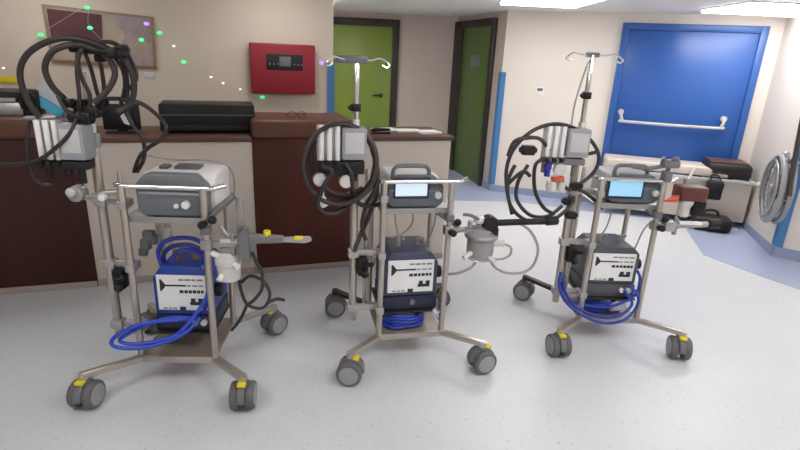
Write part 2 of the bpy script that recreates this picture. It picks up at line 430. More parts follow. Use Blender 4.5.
# black holder with blue-white packet
t = counter_item('desk_telephone', 'black desk telephone beside the blue and white packet', 'telephone', 33, .12, BLOCK_Z)
m = MB(); m.box((-.045, 0, 0), (.045, .14, .045), .01); m.box((-.05, .01, .04), (.05, .08, .165), .015); m.build('base', 'black', t)
m = MB(); m.tube([(-.035, .0, .05), (-.035, -.02, .12), (.0, -.025, .145), (.035, -.02, .12), (.035, .0, .05)], .014); m.build('handset', 'black', t)
t = counter_item('glove_packet', 'blue and white packet leaning behind black hoses on counter', 'packet', 54, .16, BLOCK_Z)
R_ = Matrix.Rotation(.62, 4, 'Y') @ Matrix.Rotation(-.25, 4, 'X'); R_.translation = (0, 0, .095)
m = MB(); m.box((-.095, 0, -.005), (.095, .06, .085), .006, mtx=R_); m.build('upper_half', 'pale', t)
m = MB(); m.box((-.095, -.002, -.065), (.095, .062, -.005), .006, mtx=R_); m.build('lower_half', 'cyan', t)
m = MB(); m.poly([(-.07, .0), (.09, .02), (.07, .2), (-.09, .17)], 0, .006)
o = m.build('paper_sheet', 'paper'); x, _ = cpos(36, 115, .03, 0); place(o, (c0.x + U.x * x + NB.x * .03, c0.y + U.y * x + NB.y * .03, BLOCK_Z), ANG)
tag(o, 'white paper on the left counter block by the grey desk printer', 'paper')
# eyeglasses on mid block
t = counter_item('eyeglasses', 'wire eyeglasses lying on the red-brown counter block', 'eyeglasses', 297, .12, BLOCK_Z)
m = MB()
for sx in (-1, 1): m.tube([(sx * .036 + .03 * math.cos(a), 0, .026 + .024 * math.sin(a)) for a in [k * PI / 5 for k in range(10)]], .0022, closed=True, sub=3, n=6)
m.tube([(-.008, 0, .03), (0, -.003, .036), (.008, 0, .03)], .002, n=6); m.build('rims', 'frame', t)
for sx in (-1, 1):
    m = MB(); m.tube([(sx * .066, 0, .03), (sx * .07, .06, .03), (sx * .065, .12, .022), (sx * .06, .14, .004)], .002, n=6); m.build('temple', 'frame', t)
# papers on right worktop
for k, (px, y, rz, sx, sy, lab) in enumerate(((385, .34, .2, .19, .16, 'white paper sheet lying nearest the drip pole on the right worktop'), (408, .27, -.05, .20, .14, 'white paper sheet in the middle of the right worktop'), (428, .18, .12, .18, .14, 'white paper sheet at the right end of the right worktop'))):
    t = MB(); t.box((-sx / 2, -sy / 2, 0), (sx / 2, sy / 2, .006 + .004 * k)); o = t.build('paper_sheet', 'paper', smooth=False)
    x, _ = cpos(px, 130, y, 0); place(o, (c0.x + U.x * x + NB.x * y, c0.y + U.y * x + NB.y * y, LEDGE_Z + .0005), ANG + rz); tag(o, lab, 'paper', 'papers on the right worktop')
t = counter_item('stapler', 'black stapler on the right worktop beside white papers', 'stapler', 381, .14, LEDGE_Z)
m = MB(); m.box((-.075, -.015, 0), (.075, .015, .012), .003); m.build('base', 'black', t)
m = MB(); m.prism([(-.075, .015), (.07, .022), (.075, .04), (-.05, .045), (-.078, .035)], -.012, .012, .003); m.build('arm', 'black', t)

# ------------------------------------------------------------------ on the left wall
def wx(px, py): v = wl(px, py); return (v - w0).dot(U), v.z
def wall_item(name, label, cat, px, py, group=None):
    v = wl(px, py); return thing(name, label, cat, v - NB * .001, ANG, group)
# red alarm panel
t = wall_item('alarm_panel', 'red wall-mounted alarm panel with a dark display', 'alarm panel', 283, 93)
xl_, z1 = wx(250.5, 43); xr_, _ = wx(315, 46); w = (xr_ - xl_) / 2; hh = wl(283, 44).z - wl(283, 93).z
m = MB(); m.box((-w, -.10, 0), (w, -.001, hh), .012, 3); m.build('enclosure', 'red', t)
m = MB(); m.box((-w * .52, -.106, hh * .48), (w * .60, -.098, hh * .80), .004); m.build('display_panel', 'pad', t)
m = MB(); m.box((-w * .12, -.110, hh * .56), (w * .22, -.104, hh * .75), .002); m.build('display', 'slate2', t)
for k in range(3):
    m = MB(); m.cyl((-w * .42 + k * .035, -.105, hh * .60), (-w * .42 + k * .035, -.111, hh * .60), .009); m.build('button', 'slate', t)
    m = MB(); m.cyl((w * .34 + k * .030, -.105, hh * .60), (w * .34 + k * .030, -.111, hh * .60), .008); m.build('button', 'slate', t)
# framed picture
t = wall_item('picture', 'framed picture of dark red and pale shapes on the cream wall', 'picture', 99, 40)
A, B, C_, D_ = wl(42, 4), wl(154, 17), wl(157, 69), wl(52, 62)
def wloc(v): return ((v - t.location).dot(U), v.z - t.location.z)
a, b, c, d = map(wloc, (A, B, C_, D_))
m = MB(); m.prism([d, c, b, a], -.022, -.001, .003); m.build('picture_frame', 'beige_frame', t)
def lerp(p, q, k): return (p[0] + (q[0] - p[0]) * k, p[1] + (q[1] - p[1]) * k)
def inner(u, v): return lerp(lerp(d, c, u), lerp(a, b, u), v)
m = MB(); m.prism([inner(.03, .05), inner(.97, .05), inner(.97, .95), inner(.03, .95)], -.025, -.0225); m.build('pale_ground', 'pic_bg', t)
m = MB(); m.prism([inner(.04, .42), inner(.50, .38), inner(.52, .93), inner(.04, .93)], -.0275, -.0252); m.build('dark_red_shape', 'pic_dk', t)
m = MB(); m.prism([inner(.04, .06), inner(.46, .06), inner(.46, .36), inner(.05, .40)], -.0275, -.0252); m.build('tan_shape', 'pic_tan', t)
m = MB(); m.prism([inner(.52, .38), inner(.66, .34), inner(.72, .60), inner(.62, .90), inner(.54, .88)], -.0275, -.0252).prism([inner(.70, .30), inner(.94, .2), inner(.93, .5), inner(.8, .55)], -.0275, -.0252); m.build('mauve_shape', 'pic_tan', t)
m = MB(); m.box((-.035, -.006, -.022), (.035, -.001, .022), .002); o = m.build('paper_note', 'pale'); v = wl(149.5, 75); place(o, v, ANG); tag(o, 'small lilac note on the wall under the picture corner', 'note')
m = MB(); m.box((-.16, -.012, -.024), (.075, -.001, .024), .003); o = m.build('wall_strip', 'yellow'); v = wl(12, 79.5); place(o, v, ANG); tag(o, 'yellow strip on the wall at the left photo edge', 'strip')
# fairy light string
fpts = [(0, 67), (5, 68), (24, 56), (42, 35), (64, 20), (88, 8), (91, 28), (120, 50), (142, 40), (147, 24), (160, 33), (174, 46), (184, 62), (198, 70), (211, 77), (223, 83), (240, 89), (249, 97), (262, 97), (290, 97), (312, 92), (321, 63)]
wp = [wl(*p) - NB * .034 for p in fpts]
t = thing('fairy_lights', 'string of tiny green, violet and warm lights across the cream wall', 'fairy lights', wl(174, 46), 0)
def tl(v): return v - t.location
m = MB(); m.tube([tl(v) for v in wp], .0016, n=5, sub=4); m.build('wire', 'wire', t)
for (px, py, c) in ((5, 68, 'w'), (42, 35, 'g'), (88, 8, 'g'), (91, 28, 'g'), (120, 50, 'g'), (142, 40, 'g'), (147, 24, 'p'), (160, 33, 'g'), (174, 46, 'w'), (184, 62, 'g'), (211, 77, 'w'), (223, 83, 'w'), (240, 89, 'w'), (262, 97, 'g'), (321, 63, 'p')):
    v = tl(wl(px, py) - NB * .034); rr = .017 if c != 'w' else .009
    m = MB(); m.ball(v, rr, (1.3, .6, .8)); m.build('bulb', 'led_' + c, t)
# light switch on the door wall
v = dw(540, 91); t = thing('light_switch', 'small light switch on the wall left of the blue door', 'light switch', v - DB * .001, math.atan2(DU.y, DU.x))
m = MB(); m.box((-.045, -.012, -.055), (.045, 0, .045), .004); m.build('plate', 'white', t)
m = MB(); m.box((-.032, -.018, .0), (.032, -.011, .034), .003); m.build('rocker', 'slate2', t)

# ------------------------------------------------------------------ carts
CARTS = [(-1.073, 2.251, .059), (.086, 2.591, .228), (1.303, 2.883, .05)]
def cw(i, l):
    x, y, a = CARTS[i]; c, s = math.cos(a), math.sin(a); return Vector((x + c * l[0] - s * l[1], y + s * l[0] + c * l[1], l[2]))
def CL(i, px, py, ly):                                           # measured point in a cart's own frame, at depth ly
    x, y, a = CARTS[i]; c, s = math.cos(a), math.sin(a); p = Vector((x - s * ly, y + c * ly, 0))
    v = on_wall(px, py, p, p + Vector((c, s, 0)))
    return Vector(((v.x - x) * c + (v.y - y) * s, ly, v.z))
W, RZ = .179, 1.018
CAST = [{'FL': (-.36, -.194, -.12), 'FR': (.36, -.194, .05), 'RL': (-.33, .50, .9), 'RR': (.375, .51, -.75)},
        {'FL': (-.36, -.194, 1.25), 'FR': (.36, -.194, 1.75), 'RL': (-.366, .55, 1.5), 'RR': (.33, .55, .6)},
        {'FL': (-.36, -.194, .12), 'FR': (.36, -.194, -.25), 'RL': (-.366, .55, 1.0), 'RR': (.33, .55, .9)}]
def caster(parent, x, y, yaw):
    e = Matrix.Rotation(yaw, 4, 'Z'); e.translation = (x, y, 0)
    R3 = e.to_3x3()
    def T(p): return e @ Vector(p)
    r = .067
    h = MB(); arc = [(-.004 + (r + .003) * math.cos(a), r + (r + .006) * math.sin(a)) for a in [k * PI / 10 * 1.05 - .10 for k in range(11)]]
    q = Matrix.Rotation(PI / 2, 4, 'Z')
    h.prism(arc, -.016, .016, .003, mtx=e @ q)
    h.cyl(T((0, 0, r * 1.5)), T((0, 0, .152)), .018).cyl(T((0, 0, r * 1.75)), T((0, 0, r * 2.12)), .030)
    o = h.build('caster', 'housing', parent)
    for sx in (-1, 1):
        w = MB(); w.lathe([(.02, -.019), (r * .90, -.019), (r * .98, -.013), (r, -.004), (r, .004), (r * .98, .013), (r * .90, .019), (.02, .019)], T((sx * .036, 0, r)), 32, axis=R3 @ Vector((1, 0, 0)))
        wo = w.build('wheel', 'tyre', o)
        w = MB(); w.lathe([(.0, -.003), (r * .76, -.003), (r * .72, .002), (r * .2, .003), (0, .004)], T((sx * .056, 0, r)), 28, axis=R3 @ Vector((sx, 0, 0)))
        w.build('hub_cap', 'hub', o)
    b = MB(); b.box((-.020, -.045, r * 2.02), (.020, -.012, r * 2.02 + .016), .005, mtx=e); b.build('brake_pedal', 'yellow', o)
    return o
def make_cart(i, label):
    x, y, a = CARTS[i]
    t = thing('medical_cart', label, 'cart', (x, y, 0), a, 'wheeled steel medical carts')
    for s in (-1, 1):
        m = MB(); m.cyl((s * W, 0, .125), (s * W, 0, RZ + .004), .0165, n=18, bev=.003); m.build('front_post', 'steel', t)
        m = MB(); m.cyl((s * W, .35, .15), (s * W, .35, .868), .0150, n=18); m.build('rear_post', 'steel', t)
    m = MB(); m.tube([(-W - .035, .03, RZ), (-W - .02, .008, RZ), (-W, -.004, RZ), (-W + .05, -.004, RZ), (0, -.004, RZ), (W, -.004, RZ), (W + .04, -.004, RZ), (W + .09, .035, RZ + .006)], .0115, sub=5)
    m.build('handle_rail', 'chrome', t)
    # shelves
    m = MB(); m.box((-W - .012, .015, .852), (W + .012, .385, .866), .003).box((-W - .012, .012, .842), (W + .012, .018, .872), .002); m.build('console_shelf', 'galv', t)
    m = MB(); m.box((-W + .01, .03, .254), (W - .01, .37, .264), .003); m.build('lower_shelf', 'frame', t)
    m = MB(); m.box((-W - .005, -.012, .140), (W + .005, .40, .152), .003); m.build('base_tray', 'traybr', t)
    m = MB(); m.box((-W - .012, -.020, .122), (W + .012, -.008, .158), .003)
    for xx in (-.02,): m.cyl((xx, -.019, .14), (xx, -.024, .14), .006)
    m.build('tray_lip', 'steel', t)
    # legs and casters
    for k, (cx_, cy_, yaw) in CAST[i].items():
        sx = -1 if k[1] == 'L' else 1; fr = k[0] == 'F'
        p = Vector((sx * (W - .03), .03 if fr else .36, .135)); q = Vector((cx_, cy_, .164))
        d = (q - p); L_ = d.length; z = d.normalized(); xr = z.cross(Vector((0, 0, 1))).normalized(); yr = xr.cross(z)
        mt = Matrix((xr, z, yr)).transposed().to_4x4(); mt.translation = p
        m = MB(); m.box((-.019, 0, -.014), (.019, L_ + .012, .014), .005, mtx=mt); m.cyl((cx_, cy_, .146), (cx_, cy_, .176), .022)
        m.build('leg', 'steel' if fr else ('frame' if i else 'galv'), t)
        caster(t, cx_, cy_, yaw)
    # mast on the left with drip pole
    mx, my = (-.300, .054) if i == 0 else (-.322, .054)
    top = 1.32
    m = MB(); m.cyl((mx, my, .225), (mx, my, top), .0205, n=18, bev=.003); m.build('mast', 'steel', t)
    ptop = [1.50, 1.60, 1.672][i]
    m = MB(); m.cyl((mx, my, top - .05), (mx, my, ptop), .0135, n=14, bev=.002); po = m.build('drip_pole', 'chrome' if i else 'steel', t)
    if i:
        m = MB(); cz = [0, 1.375, 1.462][i]; m.cyl((mx, my, cz - .018), (mx, my, cz + .018), .026, n=16, bev=.004).ball((mx - .03, my - .012, cz), .011); m.build('collar_knob', 'black', po)
        m = MB(); m.box((mx - .035, my - .012, ptop - .012), (mx + .035, my + .012, ptop + .012), .004) if i == 2 else m.box((mx - .105, my - .014, ptop - .022), (mx + .05, my + .014, ptop + .014), .005)
        m.build('hook_block', 'slate2', po)
        for sx in (-1, 1):
            m = MB(); m.tube([(mx, my, ptop), (mx + sx * .06, my - .01, ptop - .004), (mx + sx * .105, my - .02, ptop + .006), (mx + sx * .135, my - .03, ptop - .006), (mx + sx * .15, my - .035, ptop - .024), (mx + sx * .135, my - .04, ptop - .034), (mx + sx * .115, my - .04, ptop - .024)], .0048, n=8, sub=5)
            m.build('drip_hook', 'chrome', po)
    for z_ in (.30, .62, .93):
        m = MB(); m.box((mx, my - .012, z_ - .016), (-W, my + .012, z_ + .016), .003).box((-W - .02, -.02, z_ - .018), (-W + .02, my + .012, z_ + .018), .004).box((mx - .028, my - .028, z_ - .022), (mx + .028, my + .028, z_ + .022), .005)
        m.build('mast_bracket', 'alum', t)
    m = MB(); m.cyl((mx + .072, my + .05, .26), (mx + .072, my + .05, 1.06), .0105, n=14, bev=.002); m.build('support_rod', 'steel', t)
    # black clamps on the mast
    m = MB(); m.box((mx + .02, my - .045, .50), (mx + .075, my + .02, .60), .010).ball((mx + .055, my - .06, .52), .022).cyl((mx + .05, my - .05, .57), (mx + .09, my - .09, .585), .012); m.build('mast_clamp', 'black', t)
    # holder arm on the right
    m = MB()
    m.box((W - .022, -.02, .80), (W + .022, .03, .84), .006)
    m.tube([(W, .02, .86), (W + .06, .03, .92), (W + .125, .05, .975)], .016, sub=1) if i == 0 else m.tube([(W - .06, .02, .845), (W + .02, .03, .79), (W + .07, .05, .74)], .014, sub=1)
    m.build('holder_lever', 'housing', t)
    m = MB(); m.box((W - .025, -.022, .725), (W + .025, .03, .775), .006).box((W + .01, -.01, .738), (W + .14, .02, .764), .006).cyl((W + .12, .005, .70), (W + .12, .005, .80), .013)
    if i == 0: m.box((W + .125, .06, .76), (W + .16, .075, .96), .004).tube([(W + .06, .02, .84), (W + .09, .02, .79), (W + .14, .03, .775), (W + .18, .04, .83)], .012, sub=4)
    m.build('holder_arm', 'galv', t)
    m = MB(); m.cyl((W + .005, -.035, .86 if i == 0 else .75), (W + .005, -.07, .865 if i == 0 else .755), .018).ball((W + .04, -.02, .875 if i == 0 else .80), .02); m.build('clamp_knob', 'black', t)
    return t
make_cart(0, 'steel wheeled medical cart on the left, its lower cabinet bright blue')
make_cart(1, 'steel wheeled medical cart in the middle, before the cream counter')
make_cart(2, 'steel wheeled medical cart on the right, before the blue door')

def at_cart(i, o, off=(0, 0, 0)):
    p = cw(i, off); o.location = p; o.rotation_euler = (0, 0, CARTS[i][2]); return o
WHERE = ['left', 'middle', 'right']

# --- consoles on the upper shelves
def console(i, label):
    t = thing('pump_console', label, 'console', cw(i, (0, 0, .866)), CARTS[i][2], 'pump consoles on the carts')
    cxx = .030 if i != 1 else -.005
    hw, h = (.160, .205) if i == 0 else (.150, .172)
    m = MB(); m.box((cxx - hw + .012, .075, .006), (cxx + hw - .012 + (.035 if i == 0 else 0), .328, h - .006), .025, 4); m.build('casing', 'white' if i != 2 else 'pgrey', t)
    pr = [(cxx - hw, .03), (cxx - hw + .03, .006), (cxx + hw - .03, .006), (cxx + hw, .03), (cxx + hw, h - .05), (cxx + hw - .05, h), (cxx - hw + .05, h), (cxx - hw, h - .05)]
    m = MB(); m.prism(pr, .025, .085, .010); fp = m.build('front_panel', 'slate2' if i == 0 else 'slate', t)
    m = MB(); m.box((cxx - hw + .015, .021, h * .54), (cxx + hw - .015, .027, h * .60), .002); m.build('trim_strip', 'pgrey' if i == 0 else 'slate2', fp)
    # screen
    if i == 0: m = MB(); m.box((cxx - .11, .0185, .045), (cxx + .06, .026, .092), .003); m.build('screen', 'slate2', t)
    else:
        a, b = ((396, 180), (427, 196)) if i == 1 else ((611, 181), (641, 197))
        pa = CL(i, *a, .02); pb = CL(i, *b, .02)
        m = MB(); m.box((pa.x, .019, pb.z - .866), (pb.x, .026, pa.z - .866), .003); s_ = m.build('screen', 'screen_w' if i == 1 else 'screen', t); s_['label'] = 'lit pale blue screen'
        m = MB(); m.box((pa.x - .012, .021, pb.z - .866 - .014), (pb.x + .012, .0255, pa.z - .866 + .012), .003); m.build('screen_bezel', 'dnavy', t)
    kx = {0: cxx + .065, 1: cxx + .115, 2: cxx + .115}[i]; kz = .075 if i else .068
    m = MB(); m.cyl((kx, .025, kz), (kx, .0, kz), .019, n=24, bev=.004)
    if i == 0: m.cyl((kx - .045, .025, kz - .008), (kx - .045, .008, kz - .008), .011, bev=.002)
    m.build('control_knob', 'white' if i == 0 else 'pgrey', t)
    # handle
    if i == 0:
        m = MB(); m.box((cxx - .10, .16, h - .008), (cxx - .06, .22, h + .008), .004); m.build('latch', 'slate', t); m = MB(); m.box((cxx - .03, .16, h - .008), (cxx + .085, .24, h + .008), .004); m.build('carry_handle', 'slate', t)
    else:
        m = MB(); hx0, hx1 = cxx - .115, cxx + .075
        m.tube([(hx0, .07, h - .02), (hx0, .07, h + .02), (hx0 + .012, .07, h + .038), (hx0 + .035, .07, h + .046), (hx1 - .035, .07, h + .046), (hx1 - .012, .07, h + .038), (hx1, .07, h + .02), (hx1, .07, h - .02)], .011, sub=4); m.build('carry_handle', 'slate2', t)
    for sx in (-1, 1):
        for yy in (.08, .30): m = MB(); m.cyl((cxx + sx * .12, yy, 0), (cxx + sx * .12, yy, .012), .012); m.build('foot', 'rubber', t)
    return t
console(0, 'grey and white pump console with unlit screen on the left cart')
console(1, 'slate grey pump console with lit white screen on the middle cart')
console(2, 'slate grey pump console with lit blue screen on the right cart')

# --- lower cabinets with white label
def cabinet(i, label):
    t = thing('heater_cabinet', label, 'cabinet', cw(i, (0, 0, .264)), CARTS[i][2], 'labelled cabinets low on the carts')
    bm_ = ['hblue', 'navy', 'char'][i]; x0, x1 = [(-.115, .165), (-.150, .155), (-.150, .160)][i]
    zt = [.345, .345, .325][i]; zs = .28
    m = MB(); m.prism([(x0, .085), (x1, .085), (x1, zs), (x1 - .045, zt), (x0 + .045, zt), (x0, zs)], .06, .328, .010); m.build('casing', bm_, t)
    m = MB(); m.box((x0 - .003, .05, .0), (x1 + .003, .330, .085), .010); lp = m.build('base_panel', 'dnavy' if i < 2 else 'char', t)
    if i != 1:
        for k in range(2):
            m = MB(); m.cyl((x1 - .085 + k * .043, .052, .052), (x1 - .085 + k * .043, .030, .052), .015, n=20, bev=.003); m.build('hose_port', 'white', lp)
    else:
        m = MB(); m.cyl((.01, .052, .055), (.01, .03, .055), .016, n=20, bev=.003); m.build('drain_valve', 'slate2', lp)
    lx0, lx1, lz0, lz1 = x0 + .02, x1 - .025, .108, .300 if i < 2 else .285
    if i == 0: lz0, lz1 = .112, .300
    w, h = lx1 - lx0, lz1 - lz0
    def X(u): return lx0 + u * w
    def Z(v): return lz0 + v * h
    m = MB(); m.box((lx0, .054, lz0), (lx1, .061, lz1), .003)
    m.use('ink')
    m.prism([(X(.07), Z(.55)), (X(.10), Z(.55)), (X(.18), Z(.68)), (X(.18), Z(.74)), (X(.10), Z(.88)), (X(.07), Z(.88))], .0522, .0542)
    m.box((X(.18), .0522, Z(.69)), (X(.60), .0542, Z(.735)))
    for k, (u0, u1) in enumerate(((.46, .54), (.56, .63), (.65, .71), (.73, .80), (.82, .88), (.90, .95))): m.box((X(u0), .0522, Z(.50)), (X(u1), .0542, Z(.585)))
    m.box((X(.66), .0522, Z(.16)), (X(.92), .0542, Z(.25))).box((X(.68), .0522, Z(.25)), (X(.77), .0542, Z(.35))).box((X(.83), .0522, Z(.25)), (X(.92), .0542, Z(.35)))
    m.box((X(.44), .0522, Z(.01)), (X(.56), .0542, Z(.11)))
    m.use('ink2')
    for u0, u1 in ((.46, .56), (.58, .70), (.72, .80), (.83, .95)): m.box((X(u0), .0522, Z(.85)), (X(u1), .0542, Z(.90)))
    for u0, u1 in ((.62, .70), (.73, .84), (.87, .95)): m.box((X(u0), .0522, Z(.69)), (X(u1), .0542, Z(.73)))
    for u0, u1 in ((.10, .18), (.21, .27), (.30, .38)): m.box((X(u0), .0522, Z(.04)), (X(u1), .0542, Z(.075)))
    lb = m.build('label_plate', 'label', t, smooth=False); lb['label'] = 'white plate with black print'
    for sx, r_ in ((x0 + .09, .020 if i == 0 else .014), (x1 - .10, .017 if i == 0 else .012)):
        m = MB(); m.cyl((sx, .16, zt - .005), (sx, .16, zt + .045), r_).cyl((sx, .16, zt + .032), (sx + .03, .14, zt + .05), r_ * .8)
        m.build('hose_fitting', 'brass' if i == 0 else 'galv', t)
    m = MB(); m.cyl((x1 + .002, .12, .20), (x1 + .035, .12, .20), .035, n=22, bev=.006); m.build('side_knob', 'black', t)
    return t
cabinet(0, 'bright blue cabinet with white label low on the left cart')
cabinet(1, 'dark navy cabinet with white label low on the middle cart')
cabinet(2, 'charcoal cabinet with white label low on the right cart')

# --- gas blenders on the masts
def blender(i, label):
    mx = -.300 if i == 0 else -.322
    t = thing('gas_blender', label, 'gas blender', cw(i, (mx, 0, 1.10)), CARTS[i][2], 'gas blenders on the masts')
    x0 = [-.172, -.195, -.235][i]; x1 = [.035, .035, .005][i]
    zb, zt = .035, .205
    xm = x0 + (x1 - x0) * .50
    m = MB(); m.box((xm, -.09, zb + .01), (x1, .01, zt - .01), .008).box((xm + .01, .005, zb + .05), (x1 + .01, .035, zb + .11), .004); m.build('mixer_body', 'mixgrey', t)
    m = MB(); m.box((xm + .012, -.094, zb + .04), (x1 - .012, -.088, zt - .03), .003); m.build('dial_plate', 'pgrey', t)
    m = MB(); m.box((x0, -.052, zb), (xm - .002, -.02, zt - .004), .004); m.build('meter_back', 'milky', t)
    nt_ = 3
    for k in range(nt_):
        xx = x0 + (xm - x0) * (k + .5) / nt_
        m = MB(); m.cyl((xx, -.066, zb + .005), (xx, -.066, zt), .0125, n=16, bev=.002); m.build('flow_tube', 'white', t)
        m = MB(); m.cyl((xx, -.066, zb - .018), (xx, -.066, zb + .006), .013).cyl((xx, -.066, zb - .008), (xx, -.10, zb - .008), .011, n=14, bev=.002); m.build('flow_knob', 'black', t)
    m = MB(); m.box((x0 + .002, -.075, zb - (.062 if i == 1 else .035)), (x1 - .005, -.01, zb), .006)
    m.cyl((x0 + .02, -.04, zb - .035), (x0 + .02, -.04, zb - .085), .013).cyl((x1 - .05, -.04, zb - .035), (x1 - .05, -.04, zb - .10), .015).cyl((xm, -.04, zb - .03), (xm, -.04, zb - .07), .016)
    m.build('manifold', 'black' if i < 2 else 'housing', t)
    if i:
        for gx, gz in ((x0 + .012, zb - .085), (xm + .02, zb - .095)) if i == 1 else ((x0 + .10, zb - .06),):
            m = MB(); m.cyl((gx, -.055, gz), (gx, -.085, gz), .034, n=26, bev=.004); g = m.build('gauge', 'galv' if i == 1 else 'pgrey', t)
            m = MB(); m.cyl((gx, -.0845, gz), (gx, -.088, gz), .028, n=26); m.build('gauge_face', 'milky', g)
    if i == 1:
        m = MB(); m.prism([(x0 + .0, zb - .20), (x0 + .025, zb - .225), (x0 + .06, zb - .205), (x0 + .045, zb - .185), (x0 + .035, zb - .165), (x0 + .02, zb - .165), (x0 + .015, zb - .185)], -.09, -.075, .003).cyl((x0 + .028, -.08, zb - .166), (x0 + .028, -.07, zb - .09), .004, n=8); m.build('hanging_tag', 'white', t)
    if i == 2:
        gx = x0 + .10
        m = MB(); m.lathe([(.030, 0), (.036, .004), (.036, .022), (.030, .026)], (gx, -.06, zb - .125)); m.build('red_collar', 'orange', t)
        m = MB(); m.lathe([(.01, -.06), (.022, -.055), (.03, -.03), (.028, 0)], (gx - .03, -.06, zb - .128)); m.lathe([(.01, -.06), (.018, -.055), (.025, -.03), (.022, 0)], (gx + .03, -.045, zb - .130)); m.build('water_trap', 'milky', t)
        m = MB(); m.cyl((x0 + .035, -.07, zb - .02), (x0 + .035, -.07, zb - .10), .016).box((x0 + .02, -.09, zb - .06), (x0 + .05, -.06, zb - .03), .004); m.build('violet_fitting', 'bhose_d', t)
    return t
blender(0, 'white tubed gas blender on the left cart mast, against the dark counter')
blender(1, 'white tubed gas blender on the middle cart mast, inside black hose coil')
blender(2, 'white tubed gas blender on the right cart mast, in front of cream wall')

# --- hoses
def hose(name, i, paths, m, labels, cat='hose', group=None, r=.0105):
    for pts, lab in zip(paths, labels):
        mb = MB(); mb.tube([CL(i, *q) for q in pts], r, n=10, sub=6)
        o = mb.build(name, m); at_cart(i, o); tag(o, lab, cat, group)
def ring(cx_, cy_, rx, ry, y0, y1, a0=0., turns=1., n=12, tilt=0., grow=0.):
    out = []; N = int(n * turns)
    for k in range(N + 1):
        a = a0 + 2 * PI * k / n; f = k / max(N, 1); g = 1 + grow * f
        ex, ey = rx * g * math.cos(a), ry * g * math.sin(a)
        out.append((cx_ + ex * math.cos(tilt) - ey * math.sin(tilt), cy_ + ex * math.sin(tilt) + ey * math.cos(tilt), y0 + (y1 - y0) * f))
    return out
HG = 'coiled black gas hoses on the carts'
# left cart: loops over the mast head
hose('gas_hose', 0, [
    [(40, 118, -.02), (27, 100, -.03), (20, 74, -.04), (26, 56, -.05), (42, 44, -.05), (64, 38, -.05), (88, 41, -.04), (110, 50, -.02), (126, 62, .0), (134, 82, .02), (131, 103, .03), (118, 112, .02)],
    [(66, 100, -.03), (52, 86, -.06), (45, 68, -.07), (52, 52, -.07), (70, 45, -.06), (90, 47, -.04), (108, 58, -.02), (115, 74, -.02), (107, 91, -.03), (94, 103, -.04)],
    ], 'rubber_b', ['widest black hose loop arching over the left cart mast head', 'inner black hose loop over the left cart mast, nested in the widest one'], 'hose', HG, r=.0125)
hose('gas_hose', 0, [
    [(78, 52, -.075), (77, 72, -.08), (79, 92, -.07), (80, 112, -.04), (78, 128, -.03)],
    [(84, 50, .02), (92, 72, .03), (98, 95, .03), (104, 100, .03)],
    [(98, 52, .01), (102, 72, .02), (104, 92, .03), (100, 102, .03)],
    [(112, 50, .02), (122, 60, .03), (127, 78, .04), (127, 104, .03)],
    [(84, 47, -.05), (78, 60, -.06), (82, 78, -.06), (90, 96, -.05), (88, 112, -.04)],
    [(94, 44, .0), (110, 42, .02), (124, 50, .03), (134, 66, .03), (136, 80, .03), (126, 92, .04)],
    [(104, 48, .03), (120, 64, .05), (125, 84, .05), (121, 104, .04)],
    ], 'rubber_b', ['leftmost vertical black hose strand hanging in the left cart loops', 'slanting black hose strand hanging right of the left cart drip pole', 'short middle black hose strand hanging above the left cart blender', 'rightmost vertical black hose strand, before the picture corner', 'wavy black hose strand just left of the left cart drip pole', 'black hose arching over the right end of the left hanger bar', 'second vertical black hose strand from the right in the left cart loops'], 'hose', HG, r=.0085)
hose('gas_hose', 0, [
    [(100, 99, .03), (122, 99, .03), (142, 104, .03), (158, 116, .03), (166, 128, .02), (160, 140, .02), (148, 148, .03), (139, 158, .05), (134, 172, .08)],
    [(122, 104, .05), (132, 124, .05), (143, 140, .06), (144, 158, .07), (137, 172, .08)],
    ], 'rubber', ['black hose bulging towards the wide black printer, then down to left console', 'black hose dropping straight to the left console in front of the small monitor'], 'hose', HG, r=.009)
hose('gas_hose', 0, [
    [(78, 112, -.07), (72, 130, -.09), (58, 146, -.10), (40, 159, -.10), (20, 164, -.09), (0, 164, -.08), (-14, 160, -.06)],
    [(30, 120, -.06), (27, 138, -.07), (28, 160, -.08), (34, 178, -.08), (42, 184, -.07), (50, 184, -.06)],
    [(58, 96, -.09), (66, 110, -.1), (76, 116, -.09), (84, 118, -.06)],
    ], 'rubber', ['black hose sagging across the dark counter block to the left photo edge', 'black hose hanging in a hook shape before the dark counter block', 'short black hose crossing the blue and white packet'], 'hose', HG, r=.0085)
def bit(i, px, py, ly, s_, m, name, label, cat='connector', group=None, hz=1., kind='box'):
    v = CL(i, px, py, ly); mb = MB()
    if kind == 'box':
        mb.box((-s_, -.022, -s_ * hz), (s_, .022, s_ * hz), .007); mb.cyl((-s_ * 1.35, 0, 0), (s_ * 1.35, 0, 0), s_ * .55 * hz, n=14, bev=.003); mb.cyl((0, -.03, 0), (0, .03, 0), s_ * .5 * hz, n=14, bev=.003)
    o = mb.build(name, m); o.location = cw(i, v); o.rotation_euler = (0, 0, CARTS[i][2]); return tag(o, label, cat, group)
CG = 'black hose connectors'
for (px, py, ly, s_, lab) in ((82, 106, -.02, .028, 'largest black hose connector on the left cart, in the middle of its hoses'), (94, 112, -.03, .024, 'black hose connector left of the small monitor with the white patch'), (75, 117, -.05, .022, 'black hose connector just above the white tubes of the left blender'), (69, 103, -.05, .018, 'small black hose connector right of the blue and white packet'), (102, 103, .0, .02, 'small black hose connector in front of the small monitor')):
    bit(0, px, py, ly, s_, 'black', 'hose_connector', lab, group=CG)
m = MB(); v = CL(0, 85, 49, -.03); m.cyl((-.06, 0, 0), (.17, 0, -.012), .015, bev=.004); m.cyl((.0, -.03, .0), (.0, .05, .0), .012).box((.085, -.025, -.03), (.13, .025, .012), .008)
